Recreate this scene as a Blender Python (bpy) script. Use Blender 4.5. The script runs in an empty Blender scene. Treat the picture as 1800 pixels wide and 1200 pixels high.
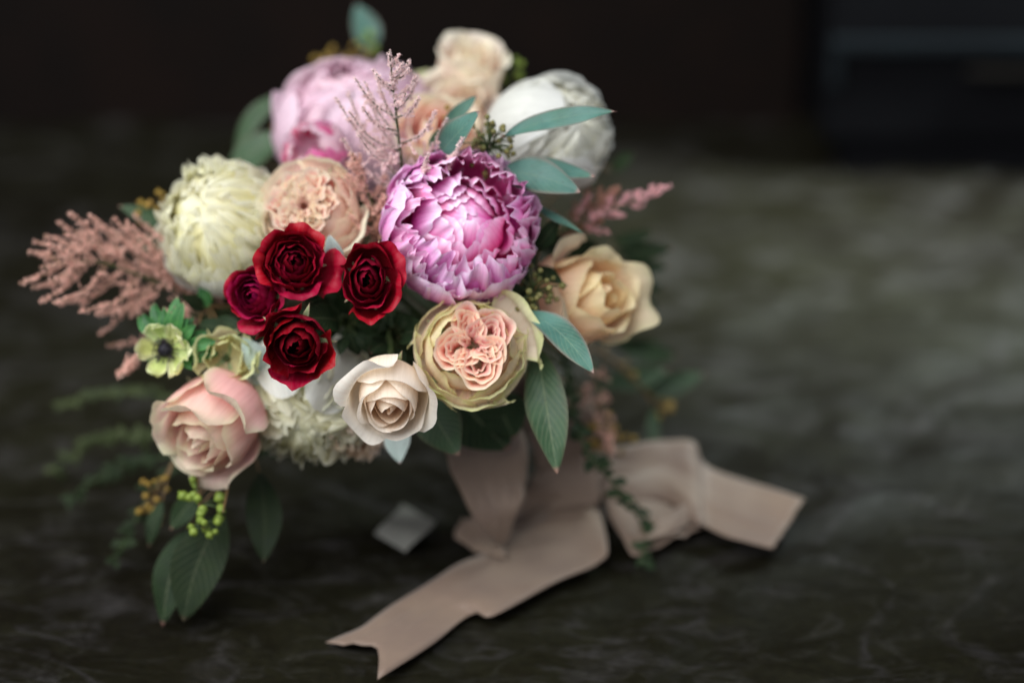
import bpy, math, random
import numpy as np
from mathutils import Vector, Matrix
SC = bpy.context.scene
COL = SC.collection
PI = math.pi

# ------------------------------------------------------------------ camera
TILT = math.radians(25.0)
CAMP = Vector((0.0, -1.459, 0.82))
PXS = 0.02 / 85.0                       # tangent per photo pixel (36 mm sensor, 85 mm lens, 1800 px)
FW = Vector((0, math.cos(TILT), -math.sin(TILT)))
UP = Vector((0, math.sin(TILT), math.cos(TILT)))
RT = Vector((1, 0, 0))
cd = bpy.data.cameras.new('camera'); cam = bpy.data.objects.new('camera', cd); COL.objects.link(cam)
cd.lens = 85; cd.sensor_width = 36; cd.clip_start = 0.05; cd.clip_end = 100
cam.location = CAMP; cam.rotation_euler = (PI / 2 - TILT, 0, 0)
cd.dof.use_dof = True; cd.dof.focus_distance = 1.44; cd.dof.aperture_fstop = 1.75
SC.camera = cam

# ------------------------------------------------------------------ world and lamps
w = bpy.data.worlds.new('World'); SC.world = w; w.use_nodes = True
w.node_tree.nodes['Background'].inputs[0].default_value = (0.72, 0.78, 0.90, 1)
w.node_tree.nodes['Background'].inputs[1].default_value = 0.48

def area(name, loc, target, size, size_y, power, col):
    l = bpy.data.lights.new(name, 'AREA'); l.shape = 'RECTANGLE'; l.size = size; l.size_y = size_y
    l.energy = power; l.color = col
    o = bpy.data.objects.new(name, l); COL.objects.link(o); o.location = loc
    o.rotation_euler = (Vector(target) - Vector(loc)).to_track_quat('-Z', 'Y').to_euler()
    return o
area('window_light', (-0.80, -1.0, 1.75), (0.0, 0.0, 0.2), 2.3, 1.9, 84, (0.97, 0.985, 1.0))
l2 = area('floor_pool_light', (0.66, 0.66, 0.66), (0.25, 0.56, 0.0), 0.35, 0.35, 10, (0.87, 0.99, 0.96))  # lamp added to pool window-like light on the right floor, clear of the bouquet
l2.data.spread = math.radians(68)

SC.view_settings.view_transform = 'Standard'; SC.view_settings.look = 'None'
SC.view_settings.exposure = 0.0; SC.view_settings.gamma = 1.0
SC.cycles.use_denoising = True
SC.cycles.max_bounces = 7; SC.cycles.diffuse_bounces = 4; SC.cycles.transmission_bounces = 4

# ------------------------------------------------------------------ helpers
def s2l(c):
    out = []
    for v in c[:3]:
        v = v / 255.0
        out.append(v / 12.92 if v <= 0.04045 else ((v + 0.055) / 1.055) ** 2.4)
    return (out[0], out[1], out[2], 1.0)

def P(px, py, d):
    """the place seen at photo pixel (px, py) at depth d metres in front of the lens"""
    return CAMP + FW * d + RT * ((px - 900) * PXS * d) + UP * (-(py - 600) * PXS * d)

def F(px, py, h=0.0):
    """the place seen at photo pixel (px, py) at height h above the floor"""
    r = FW + RT * ((px - 900) * PXS) + UP * (-(py - 600) * PXS)
    return CAMP + r * ((h - CAMP.z) / r.z)

def tocam(v):
    v = Vector(v)
    return (RT * v.x + UP * v.y - FW * v.z).normalized()

def tag(o, label=None, cat=None, group=None, kind=None):
    if label: o['label'] = label
    if cat: o['category'] = cat
    if group: o['group'] = group
    if kind: o['kind'] = kind
    return o

def empty(name, loc, label=None, cat=None, group=None, mat=None):
    o = bpy.data.objects.new(name, None); COL.objects.link(o)
    o.empty_display_size = 0.01
    if mat is not None: o.matrix_world = mat
    else: o.location = loc
    return tag(o, label, cat, group)

def mesh_obj(name, V, Fc, m, parent=None, uv=None, attrs=None, smooth=True):
    me = bpy.data.meshes.new(name)
    V = np.asarray(V, dtype=float)
    me.from_pydata(V.tolist(), [], Fc if isinstance(Fc, list) else Fc.tolist())
    if smooth: me.polygons.foreach_set('use_smooth', [True] * len(me.polygons))
    if uv is not None:
        ul = me.uv_layers.new(name='UVMap')
        li = np.empty(len(me.loops), dtype=int); me.loops.foreach_get('vertex_index', li)
        ul.data.foreach_set('uv', np.asarray(uv)[li].ravel())
    for k, a in (attrs or {}).items():
        at = me.attributes.new(k, 'FLOAT', 'POINT'); at.data.foreach_set('value', np.asarray(a, dtype=float).ravel())
    for mm in (m if isinstance(m, (list, tuple)) else [m]): me.materials.append(mm)
    me.update()
    o = bpy.data.objects.new(name, me); COL.objects.link(o)
    if parent is not None: o.parent = parent
    return o

def grid_faces(nu, nv, wrap=False):
    f = []
    for i in range(nu if wrap else nu - 1):
        a = i * nv; b = ((i + 1) % nu) * nv
        for j in range(nv - 1):
            f.append((a + j, b + j, b + j + 1, a + j + 1))
    return f

def wnoise(rng, x, y, z=0, octaves=3, f=1.0):
    """smooth sum-of-sines noise in about -1..1"""
    out = 0; amp = 1; tot = 0
    for o in range(octaves):
        for k in range(3):
            a = rng.uniform(0, 2 * PI); b = rng.uniform(-1, 1)
            out = out + amp * np.sin(f * (x * math.cos(a) + y * math.sin(a) + z * b) + rng.uniform(0, 6.28))
            tot += amp
        amp *= 0.55; f *= 1.9
    return out / tot * 1.7

def interp_curve(pts, n):
    """Catmull-Rom through points, n samples"""
    p = np.array([list(q) for q in pts], dtype=float)
    p = np.vstack([2 * p[0] - p[1], p, 2 * p[-1] - p[-2]])
    m = len(p) - 3
    out = []
    for i in range(n):
        t = i / (n - 1) * m; k = min(int(t), m - 1); t -= k
        a, b, c, d = p[k], p[k + 1], p[k + 2], p[k + 3]
        out.append(0.5 * ((2 * b) + (c - a) * t + (2 * a - 5 * b + 4 * c - d) * t * t + (3 * b - a - 3 * c + d) * t ** 3))
    return np.array(out)

def tube_geo(path, radii, ns=7):
    path = np.asarray(path, dtype=float); n = len(path)
    T = np.gradient(path, axis=0); T /= np.linalg.norm(T, axis=1)[:, None] + 1e-12
    V = []
    ref = np.array([0.13, 0.31, 0.94])
    for i in range(n):
        a = np.cross(T[i], ref); a /= np.linalg.norm(a) + 1e-9
        b = np.cross(T[i], a)
        r = radii[i] if hasattr(radii, '__len__') else radii
        for k in range(ns):
            t = 2 * PI * k / ns
            V.append(path[i] + r * (math.cos(t) * a + math.sin(t) * b))
    Fc = []
    for i in range(n - 1):
        for k in range(ns):
            k2 = (k + 1) % ns
            Fc.append((i * ns + k, i * ns + k2, (i + 1) * ns + k2, (i + 1) * ns + k))
    Fc.append(tuple(range(ns))[::-1]); Fc.append(tuple((n - 1) * ns + k for k in range(ns)))
    return np.array(V), Fc

def merge(parts):
    V = []; Fc = []; o = 0
    for v, f in parts:
        V.append(v); Fc += [tuple(i + o for i in q) for q in f]; o += len(v)
    return np.vstack(V), Fc

# ------------------------------------------------------------------ materials
class NT:
    def __init__(s, name):
        s.m = bpy.data.materials.new(name); s.m.use_nodes = True
        s.t = s.m.node_tree; s.t.nodes.clear()
        s.out = s.t.nodes.new('ShaderNodeOutputMaterial')
    def n(s, typ, **kw):
        nd = s.t.nodes.new(typ)
        for k, v in kw.items(): setattr(nd, k, v)
        return nd
    def link(s, a, b): s.t.links.new(a, b)
    def mixc(s, fac, a, b, mode='MIX'):
        nd = s.n('ShaderNodeMix', data_type='RGBA', blend_type=mode)
        for sock, v in ((nd.inputs[0], fac), (nd.inputs[6], a), (nd.inputs[7], b)):
            if isinstance(v, bpy.types.NodeSocket): s.link(v, sock)
            else: sock.default_value = v
        return nd.outputs[2]
    def math(s, op, a, b=None, clamp=False):
        nd = s.n('ShaderNodeMath', operation=op); nd.use_clamp = clamp
        for sock, v in zip(nd.inputs, (a, b)):
            if v is None: continue
            if isinstance(v, bpy.types.NodeSocket): s.link(v, sock)
            else: sock.default_value = v
        return nd.outputs[0]
    def noise(s, vec, scale, detail=3, rough=0.5, dist=0):
        nd = s.n('ShaderNodeTexNoise'); nd.inputs['Scale'].default_value = scale
        nd.inputs['Detail'].default_value = detail; nd.inputs['Roughness'].default_value = rough
        nd.inputs['Distortion'].default_value = dist
        if vec is not None: s.link(vec, nd.inputs['Vector'])
        return nd.outputs[0]
    def remap(s, x, a, b, c, d):
        nd = s.n('ShaderNodeMapRange'); s.link(x, nd.inputs[0])
        for k, v in enumerate((a, b, c, d)): nd.inputs[k + 1].default_value = v
        return nd.outputs[0]
    def scalevec(s, vec, sc):
        nd = s.n('ShaderNodeMapping'); s.link(vec, nd.inputs[0]); nd.inputs['Scale'].default_value = sc
        return nd.outputs[0]

def petal_mat(name, inner, outer, edge, edge_amt=0.7, rough=0.5, transl=0.48, sheen=0.0, vein=0.07, hue=0.02, bump=0.15, spec=0.3, blotch=None, blotch_amt=0.0):
    """inner / outer: (base colour, tip colour) of the petals at the heart / outside"""
    t = NT(name)
    uv = t.n('ShaderNodeUVMap').outputs[0]
    sep = t.n('ShaderNodeSeparateXYZ'); t.link(uv, sep.inputs[0]); v = sep.outputs[1]
    lay = t.n('ShaderNodeAttribute', attribute_name='lay').outputs[2]
    eg = t.n('ShaderNodeAttribute', attribute_name='edge').outputs[2]
    oi = t.n('ShaderNodeObjectInfo')
    geo = t.n('ShaderNodeTexCoord').outputs['Object']
    vv = t.remap(v, 0.15, 0.95, 0, 1)
    a = t.mixc(vv, s2l(inner[0]), s2l(inner[1])); b = t.mixc(vv, s2l(outer[0]), s2l(outer[1]))
    c = t.mixc(lay, a, b)
    big = t.noise(geo, 60, 3, 0.6)
    if blotch is not None:
        c = t.mixc(t.math('MULTIPLY', t.remap(big, 0.48, 0.66, 0, 1), blotch_amt), c, s2l(blotch))
    e2 = t.math('MULTIPLY', t.math('MULTIPLY', eg, t.remap(big, 0.3, 0.62, 0.55, 1.2)), edge_amt, clamp=True)
    c = t.mixc(e2, c, s2l(edge))
    veins = t.noise(t.scalevec(uv, (30, 2.0, 1)), 1.0, 4, 0.6)
    hs = t.n('ShaderNodeHueSaturation')
    t.link(t.remap(oi.outputs['Random'], 0, 1, 0.5 - hue, 0.5 + hue), hs.inputs['Hue'])
    t.link(t.math('MULTIPLY', t.remap(veins, 0.3, 0.7, 1 - vein, 1 + vein), t.remap(oi.outputs['Random'], 0, 1, 0.93, 1.05)), hs.inputs['Value'])
    t.link(t.remap(veins, 0.3, 0.7, 1 + vein, 1 - vein), hs.inputs['Saturation'])
    t.link(c, hs.inputs['Color']); c = hs.outputs[0]
    bp = t.n('ShaderNodeBump'); bp.inputs['Strength'].default_value = bump; bp.inputs['Distance'].default_value = 0.0006
    fine = t.noise(geo, 420, 3, 0.6)
    t.link(t.math('ADD', t.math('MULTIPLY', veins, 1.2), t.math('ADD', t.math('MULTIPLY', big, 1.0), t.math('MULTIPLY', fine, 0.35))), bp.inputs['Height'])
    pr = t.n('ShaderNodeBsdfPrincipled')
    t.link(c, pr.inputs['Base Color']); pr.inputs['Roughness'].default_value = rough
    pr.inputs['Specular IOR Level'].default_value = spec
    pr.inputs['Sheen Weight'].default_value = sheen; pr.inputs['Sheen Roughness'].default_value = 0.4
    if sheen: t.link(c, pr.inputs['Sheen Tint'])
    t.link(bp.outputs[0], pr.inputs['Normal'])
    tr = t.n('ShaderNodeBsdfTranslucent'); t.link(c, tr.inputs[0]); t.link(bp.outputs[0], tr.inputs['Normal'])
    mx = t.n('ShaderNodeMixShader'); mx.inputs[0].default_value = transl
    t.link(pr.outputs[0], mx.inputs[1]); t.link(tr.outputs[0], mx.inputs[2]); t.link(mx.outputs[0], t.out.inputs[0])
    return t.m

def leaf_mat(name, col, col2, edge, edge_amt=0.4, rough=0.45, spec=0.28, veinamt=1.0, transl=0.12, bloom=0.0, bloomcol=(150, 185, 185)):
    t = NT(name)
    uv = t.n('ShaderNodeUVMap').outputs[0]
    geo = t.n('ShaderNodeTexCoord').outputs['Object']
    sep = t.n('ShaderNodeSeparateXYZ'); t.link(uv, sep.inputs[0])
    u = sep.outputs[0]; v = sep.outputs[1]
    eg = t.n('ShaderNodeAttribute', attribute_name='edge').outputs[2]
    oi = t.n('ShaderNodeObjectInfo')
    n1 = t.noise(geo, 70, 4, 0.6)
    c = t.mixc(t.remap(n1, 0.35, 0.65, 0, 1), s2l(col), s2l(col2))
    # side veins run forward from the midrib
    au = t.math('ABSOLUTE', t.math('SUBTRACT', u, 0.5))
    ph = t.math('ADD', t.math('MULTIPLY', v, 70.0), t.math('MULTIPLY', au, -42.0))
    ph = t.math('ADD', ph, t.math('MULTIPLY', n1, 5.0))
    sv = t.remap(t.math('SINE', ph), 0.70, 1.0, 0, 0.20)
    mid = t.remap(au, 0.0, 0.022, 0.5, 0.0)
    vein = t.math('MULTIPLY', t.math('MAXIMUM', sv, mid), veinamt)
    vc = t.mixc(0.45, c, s2l((200, 205, 160)))
    c = t.mixc(vein, c, vc)
    if bloom: c = t.mixc(t.math('MULTIPLY', t.remap(t.noise(geo, 25, 3), 0.4, 0.62, 0.2, 1), bloom), c, s2l(bloomcol))
    spots = t.noise(geo, 600, 2, 0.5)
    c = t.mixc(t.remap(spots, 0.66, 0.74, 0, 0.6), c, s2l((60, 45, 35)))
    c = t.mixc(t.math('MULTIPLY', eg, edge_amt), c, s2l(edge))
    tip = t.math('MULTIPLY', t.remap(v, 0.94, 0.975, 0, 1), edge_amt, clamp=True)
    c = t.mixc(tip, c, s2l((196, 130, 125)))
    hs = t.n('ShaderNodeHueSaturation'); t.link(c, hs.inputs['Color'])
    t.link(t.remap(oi.outputs['Random'], 0, 1, 0.82, 1.15), hs.inputs['Value'])
    c = hs.outputs[0]
    bp = t.n('ShaderNodeBump'); bp.inputs['Strength'].default_value = 0.35; bp.inputs['Distance'].default_value = 0.0014
    t.link(t.math('ADD', t.math('MULTIPLY', vein, -0.8), t.noise(geo, 160, 4, 0.6)), bp.inputs['Height'])
    pr = t.n('ShaderNodeBsdfPrincipled'); t.link(c, pr.inputs['Base Color'])
    t.link(t.remap(n1, 0.3, 0.7, rough - 0.06, rough + 0.1), pr.inputs['Roughness'])
    pr.inputs['Specular IOR Level'].default_value = spec
    t.link(bp.outputs[0], pr.inputs['Normal'])
    tr = t.n('ShaderNodeBsdfTranslucent'); t.link(c, tr.inputs[0])
    mx = t.n('ShaderNodeMixShader'); mx.inputs[0].default_value = transl
    t.link(pr.outputs[0], mx.inputs[1]); t.link(tr.outputs[0], mx.inputs[2]); t.link(mx.outputs[0], t.out.inputs[0])
    return t.m

def plain_mat(name, col, col2=None, scale=80, rough=0.5, bump=0.2, spec=0.3, bd=0.001, sheen=0, transl=0.0):
    t = NT(name)
    geo = t.n('ShaderNodeTexCoord').outputs['Object']
    n1 = t.noise(geo, scale, 4, 0.6)
    c = t.mixc(t.remap(n1, 0.35, 0.65, 0, 1), s2l(col), s2l(col2 or col))
    pr = t.n('ShaderNodeBsdfPrincipled'); t.link(c, pr.inputs['Base Color'])
    pr.inputs['Roughness'].default_value = rough; pr.inputs['Specular IOR Level'].default_value = spec
    pr.inputs['Sheen Weight'].default_value = sheen
    bp = t.n('ShaderNodeBump'); bp.inputs['Strength'].default_value = bump; bp.inputs['Distance'].default_value = bd
    t.link(t.noise(geo, scale * 3, 4, 0.6), bp.inputs['Height']); t.link(bp.outputs[0], pr.inputs['Normal'])
    if transl:
        tr = t.n('ShaderNodeBsdfTranslucent'); t.link(c, tr.inputs[0])
        mx = t.n('ShaderNodeMixShader'); mx.inputs[0].default_value = transl
        t.link(pr.outputs[0], mx.inputs[1]); t.link(tr.outputs[0], mx.inputs[2]); t.link(mx.outputs[0], t.out.inputs[0])
    else: t.link(pr.outputs[0], t.out.inputs[0])
    return t.m

M = {}
M['magenta'] = petal_mat('magenta_petal', ((218, 6, 132), (244, 84, 178)), ((216, 24, 150), (242, 142, 214)), (252, 230, 248), 0.95, vein=0.09, transl=0.25, rough=0.42, spec=0.4)
M['palepink'] = petal_mat('pale_pink_petal', ((242, 196, 212), (246, 218, 228)), ((244, 204, 220), (248, 224, 234)), (245, 228, 236), 0.5)
M['hotpink'] = petal_mat('hot_pink_petal', ((220, 40, 130), (235, 90, 160)), ((225, 60, 145), (240, 150, 190)), (245, 190, 215), 0.4)
M['red'] = petal_mat('red_petal', ((74, 2, 20), (106, 3, 30)), ((98, 2, 22), (150, 4, 32)), (168, 12, 54), 0.30, rough=0.5, transl=0.10, sheen=0.2, vein=0.06, bump=0.35, hue=0.006, spec=0.22)
M['darkred'] = petal_mat('blackish_red_petal', ((56, 1, 14), (84, 2, 20)), ((88, 1, 18), (142, 4, 26)), (170, 14, 50), 0.35, rough=0.48, transl=0.08, sheen=0.2, vein=0.07, bump=0.35, hue=0.006, spec=0.22)
M['wine'] = petal_mat('wine_red_petal', ((100, 3, 40), (140, 10, 66)), ((112, 3, 26), (150, 5, 32)), (172, 22, 74), 0.4, rough=0.5, transl=0.10, sheen=0.2, vein=0.06, bump=0.35, hue=0.008, spec=0.22)
M['cream'] = petal_mat('cream_petal', ((250, 206, 172), (252, 228, 202)), ((248, 230, 202), (252, 245, 232)), (250, 244, 236), 0.35, hue=0.006)
M['swirl_out'] = petal_mat('green_edged_cream_petal', ((252, 204, 186), (254, 228, 208)), ((253, 222, 202), (254, 240, 216)), (224, 231, 152), 0.7, blotch=(242, 240, 204), blotch_amt=0.35)
M['swirl_in'] = petal_mat('salmon_folded_petal', ((238, 128, 126), (250, 190, 178)), ((244, 164, 152), (252, 214, 200)), (252, 236, 210), 0.85, transl=0.42)
M['blush'] = petal_mat('blush_petal', ((252, 172, 164), (254, 218, 206)), ((252, 204, 188), (254, 232, 212)), (244, 240, 212), 0.85)
M['pinkrose'] = petal_mat('dusty_pink_petal', ((224, 150, 142), (244, 198, 194)), ((246, 180, 174), (251, 206, 202)), (232, 230, 194), 0.75, blotch=(236, 206, 190), blotch_amt=0.4)
M['peach'] = petal_mat('peach_petal', ((252, 200, 150), (254, 222, 190)), ((252, 206, 178), (254, 228, 202)), (234, 230, 176), 0.45, blotch=(242, 222, 190), blotch_amt=0.3)
M['white'] = petal_mat('white_petal', ((240, 232, 196), (242, 240, 222)), ((236, 236, 226), (240, 240, 236)), (246, 246, 242), 0.4, hue=0.004)
M['yellowwhite'] = petal_mat('yellow_white_petal', ((236, 222, 110), (240, 234, 190)), ((236, 230, 180), (240, 238, 216)), (246, 246, 236), 0.6, hue=0.006, blotch=(242, 236, 160), blotch_amt=0.4)
M['palerose'] = petal_mat('pale_blush_petal', ((248, 216, 194), (250, 232, 216)), ((248, 220, 206), (250, 234, 222)), (240, 240, 208), 0.5)
M['palegreen'] = petal_mat('pale_green_petal', ((200, 214, 120), (228, 232, 160)), ((206, 218, 132), (234, 236, 176)), (244, 242, 206), 0.6, vein=0.2)
M['lisianthus'] = petal_mat('green_cream_petal', ((222, 214, 160), (232, 226, 180)), ((226, 212, 170), (230, 226, 180)), (222, 228, 170), 0.8)
M['euc'] = leaf_mat('teal_eucalyptus_leaf', (38, 72, 58), (62, 98, 80), (140, 100, 92), 0.45, bloom=0.55, bloomcol=(88, 130, 122))
M['eucdark'] = leaf_mat('dark_eucalyptus_leaf', (48, 72, 48), (58, 84, 56), (90, 76, 56), 0.4)
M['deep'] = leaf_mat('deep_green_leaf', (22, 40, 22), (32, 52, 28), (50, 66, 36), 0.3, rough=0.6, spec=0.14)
M['shade'] = leaf_mat('shaded_leaf', (26, 38, 22), (34, 46, 26), (60, 60, 36), 0.06, rough=0.62, spec=0.12, veinamt=0.35)  # shade under the bouquet is put into this darker leaf colour
M['olive'] = leaf_mat('olive_leaflet', (42, 52, 28), (58, 66, 38), (70, 66, 40), 0.1, rough=0.6, spec=0.14, veinamt=0.4)
M['bright'] = leaf_mat('bright_green_leaf', (34, 84, 46), (60, 116, 58), (110, 170, 90), 0.4)
M['dusty'] = leaf_mat('silver_green_leaf', (160, 184, 172), (186, 204, 196), (205, 215, 208), 0.5, bloom=0.5, bloomcol=(205, 215, 212))
M['sepal'] = leaf_mat('sepal_green', (120, 142, 92), (150, 165, 120), (190, 195, 150), 0.5)
M['stem'] = plain_mat('green_stem', (52, 70, 36), (66, 76, 44))
M['woodstem'] = plain_mat('reddish_stem', (120, 90, 60), (96, 80, 50))
M['seed_green'] = plain_mat('green_seed', (96, 116, 44), (124, 140, 58), 300)
M['seed_olive'] = plain_mat('olive_seed', (92, 96, 50), (120, 110, 66), 300)
M['seed_gold'] = plain_mat('golden_seed', (150, 124, 50), (128, 100, 44), 300)
M['ast_pale'] = plain_mat('pale_astilbe_floret', (244, 220, 218), (228, 190, 184), 500, 0.7, transl=0.15)
M['ast_pink'] = plain_mat('pink_astilbe_floret', (232, 190, 172), (216, 164, 148), 500, 0.7, transl=0.15)
M['ast_brown'] = plain_mat('rusty_astilbe_floret', (206, 156, 136), (176, 124, 106), 500, 0.7, transl=0.1)
M['ast_bright'] = plain_mat('bright_pink_astilbe_floret', (246, 196, 200), (232, 168, 170), 500, 0.7, transl=0.15)
M['black'] = plain_mat('black_flower_heart', (14, 12, 18), (24, 20, 30), 400, 0.6, 0.5)
M['stamen'] = plain_mat('anther', (38, 34, 44), (60, 52, 50), 400, 0.6)

# ------------------------------------------------------------------ petals
def petal_geo(seed, prof, wrap, flat=1.0, hc=0.35, hp=3.5, ruf=0.0, rf=3.0, jag=0.0, notch=0.0, point=0.0, curl=0.0,
              crump=0.0, scale=1.0, nu=17, nv=15, wbase=0.5, roll=0.0, rmin=0.0, skew=0.0, rim=0.0, tipw=0.0, frill=0.0):
    """prof: (m,2) profile of radius and height from base to tip; wrap: half angle about its own arc"""
    rng = random.Random(seed)
    u = np.linspace(-1, 1, nu)[:, None] * np.ones((1, nv))
    v = np.ones((nu, 1)) * (np.linspace(0, 1, nv) ** 0.85)[None, :]
    jn = wnoise(rng, u * 9, 0 * u, octaves=3, f=1.6)
    h = 1 - hc * np.abs(u) ** hp - notch * np.exp(-(u / 0.16) ** 2) + point * np.exp(-(u / 0.16) ** 2) + jag * jn
    hm = max(1.0, float(h.max())); h = h / hm
    s = np.clip(v * h, 0, 1)
    prof = np.asarray(prof, dtype=float)
    seg = np.r_[0, np.cumsum(np.hypot(*np.diff(prof, axis=0).T))]; L = seg[-1]; tt = seg / L
    r = np.interp(s, tt, prof[:, 0]); z = np.interp(s, tt, prof[:, 1])
    dr = np.gradient(prof[:, 0], tt); dz = np.gradient(prof[:, 1], tt)
    nrm = np.hypot(dr, dz) + 1e-9
    tr_ = np.interp(s, tt, dr / nrm); tz_ = np.interp(s, tt, dz / nrm)
    rmax = prof[:, 0].max()
    R = np.maximum(r, rmax * (0.35 if rmin == 0 else rmin)) * flat
    wv = wbase + (1 - wbase) * np.sin(PI / 2 * np.clip(v / 0.6, 0, 1))
    if tipw: wv = wv * np.sqrt(1 - (tipw * np.clip((v - 0.62) / 0.38, 0, 1)) ** 2)
    a = wrap / flat * u * wv + roll * u * u
    off = R * (1 - np.cos(a)); tx = R * np.sin(a)
    side = np.abs(u)
    em = np.clip(np.maximum(v ** 4, side ** 4 * v), 0, 1)
    ph = rng.uniform(0, 6.28)
    wav = np.sin(rf * PI * u + ph) * v ** 3 + 0.6 * np.sin(rf * 1.9 * PI * u + rng.uniform(0, 6.28)) * v ** 5 + 0.3 * np.sin(rf * PI * 1.2 * v + rng.uniform(0, 6.28)) * side ** 3 * np.sign(u)
    off = off + ruf * L * wav * 0.5 - curl * L * side ** 4 * v
    off = off - skew * L * u * np.clip(v * 1.3, 0, 1) - rim * L * np.maximum(side ** 5 * np.clip(v * 1.5, 0, 1), v ** 6)
    if frill: off = off + frill * L * wnoise(rng, u * 4, v * 2, octaves=2, f=3.2) * np.clip(np.maximum(v ** 5, side ** 5 * v), 0, 1)
    off = off + crump * L * wnoise(rng, u * 2.2, v * 3, octaves=3, f=2.0) * np.clip(v * 1.5, 0, 1)
    X = r - tz_ * off; Z = z + tr_ * off; Y = tx
    V = np.stack([X, Y, Z], -1).reshape(-1, 3) * scale
    edge = np.clip(np.maximum(((v - 0.62) / 0.38), ((side - 0.70) / 0.30) * np.clip(v * 1.6, 0, 1)), 0, 1) ** 1.7
    uv = np.stack([u * 0.5 + 0.5, v], -1).reshape(-1, 2)
    return V, uv, edge.ravel(), nu, nv

_fc = {}
def add_petal(parent, seed, prof, wrap, phi, mat, lay, tilt=0.0, name='petal', shift=(0, 0), **kw):
    V, uv, edge, nu, nv = petal_geo(seed, prof, wrap, **kw)
    if (nu, nv) not in _fc: _fc[(nu, nv)] = grid_faces(nu, nv)
    if tilt:
        c, s = math.cos(tilt), math.sin(tilt)
        V = np.stack([V[:, 0] * c + V[:, 2] * s, V[:, 1], -V[:, 0] * s + V[:, 2] * c], -1)
    c, s = math.cos(phi), math.sin(phi)
    V = np.stack([V[:, 0] * c - V[:, 1] * s, V[:, 0] * s + V[:, 1] * c, V[:, 2]], -1) + np.array([shift[0], shift[1], 0])
    return mesh_obj(name, V, _fc[(nu, nv)], mat, parent, uv, {'edge': edge, 'lay': np.full(len(V), lay)})

def bez(p0, p1, p2, p3, n=14):
    t = np.linspace(0, 1, n)[:, None]
    p0, p1, p2, p3 = map(np.array, (p0, p1, p2, p3))
    return (1 - t) ** 3 * p0 + 3 * (1 - t) ** 2 * t * p1 + 3 * (1 - t) * t * t * p2 + t ** 3 * p3

def with_lip(prof, rho, ang, n=7):
    d = prof[-1] - prof[-2]; th = math.atan2(d[0], d[1])
    out = list(prof); p = prof[-1].copy()
    for i in range(n):
        th += ang / n
        p = p + rho * ang / n * np.array([math.sin(th), math.cos(th)])
        out.append(p.copy())
    return np.array(out)

BIND = P(965, 738, 1.67)
CORE = P(790, 540, 1.69)
FOOT = F(1035, 812, 0.004)

def flower(name, label, cat, px, py, rpx, d, axis, group=None, H=1.0, stem=True, stem_r=0.0022, roll=0.0, mid=0.6, stem_mat='stem'):
    R = rpx * PXS * d
    z = tocam(axis)
    y = (UP - z * UP.dot(z)).normalized(); x = y.cross(z)
    rot = Matrix((x, y, z)).transposed().to_4x4()
    base = P(px, py, d) - z * (H * R * mid)
    mw = Matrix.Translation(base) @ rot
    o = empty(name, None, label, cat, group, mat=mw)
    inv = mw.inverted()
    if stem:
        rng = random.Random(label)
        j = Vector((rng.uniform(-.012, .012), rng.uniform(-.012, .012), rng.uniform(-.004, .004)))
        fj = Vector((rng.uniform(-.022, .022), rng.uniform(-.02, .02), 0))
        pts = [base + z * 0.003, base - z * 0.03, base.lerp(CORE, 0.4) * 0.4 + (base - z * 0.07) * 0.6, CORE.lerp(BIND, 0.6) + j * 1.5, BIND + j, FOOT + fj]
        path = interp_curve([inv @ q for q in pts], 22)
        V, Fc = tube_geo(path, stem_r, 7)
        mesh_obj('stem', V, Fc, M[stem_mat], o)
    return o, R

def sepals(o, R, seed, n=5, long=1.0, mat='sepal'):
    rng = random.Random(seed)
    for k in range(n):
        prof = with_lip(bez((0.05 * R, -.02 * R), (0.4 * R, -0.02 * R), (0.75 * R * long, 0.2 * R), (1.0 * R * long, 0.35 * R)), 0.25 * R, rng.uniform(0.6, 1.6))
        V, uv, edge, nu, nv = petal_geo(seed * 77 + k, prof, 0.28, nu=7, nv=12, hc=1.0, hp=1.2, wbase=1.0)
        V = np.stack([V[:, 0] * math.cos(k * 2 * PI / n) - V[:, 1] * math.sin(k * 2 * PI / n), V[:, 0] * math.sin(k * 2 * PI / n) + V[:, 1] * math.cos(k * 2 * PI / n), V[:, 2]], -1)
        mesh_obj('sepal', V, grid_faces(nu, nv), M[mat], o, uv, {'edge': edge})

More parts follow.
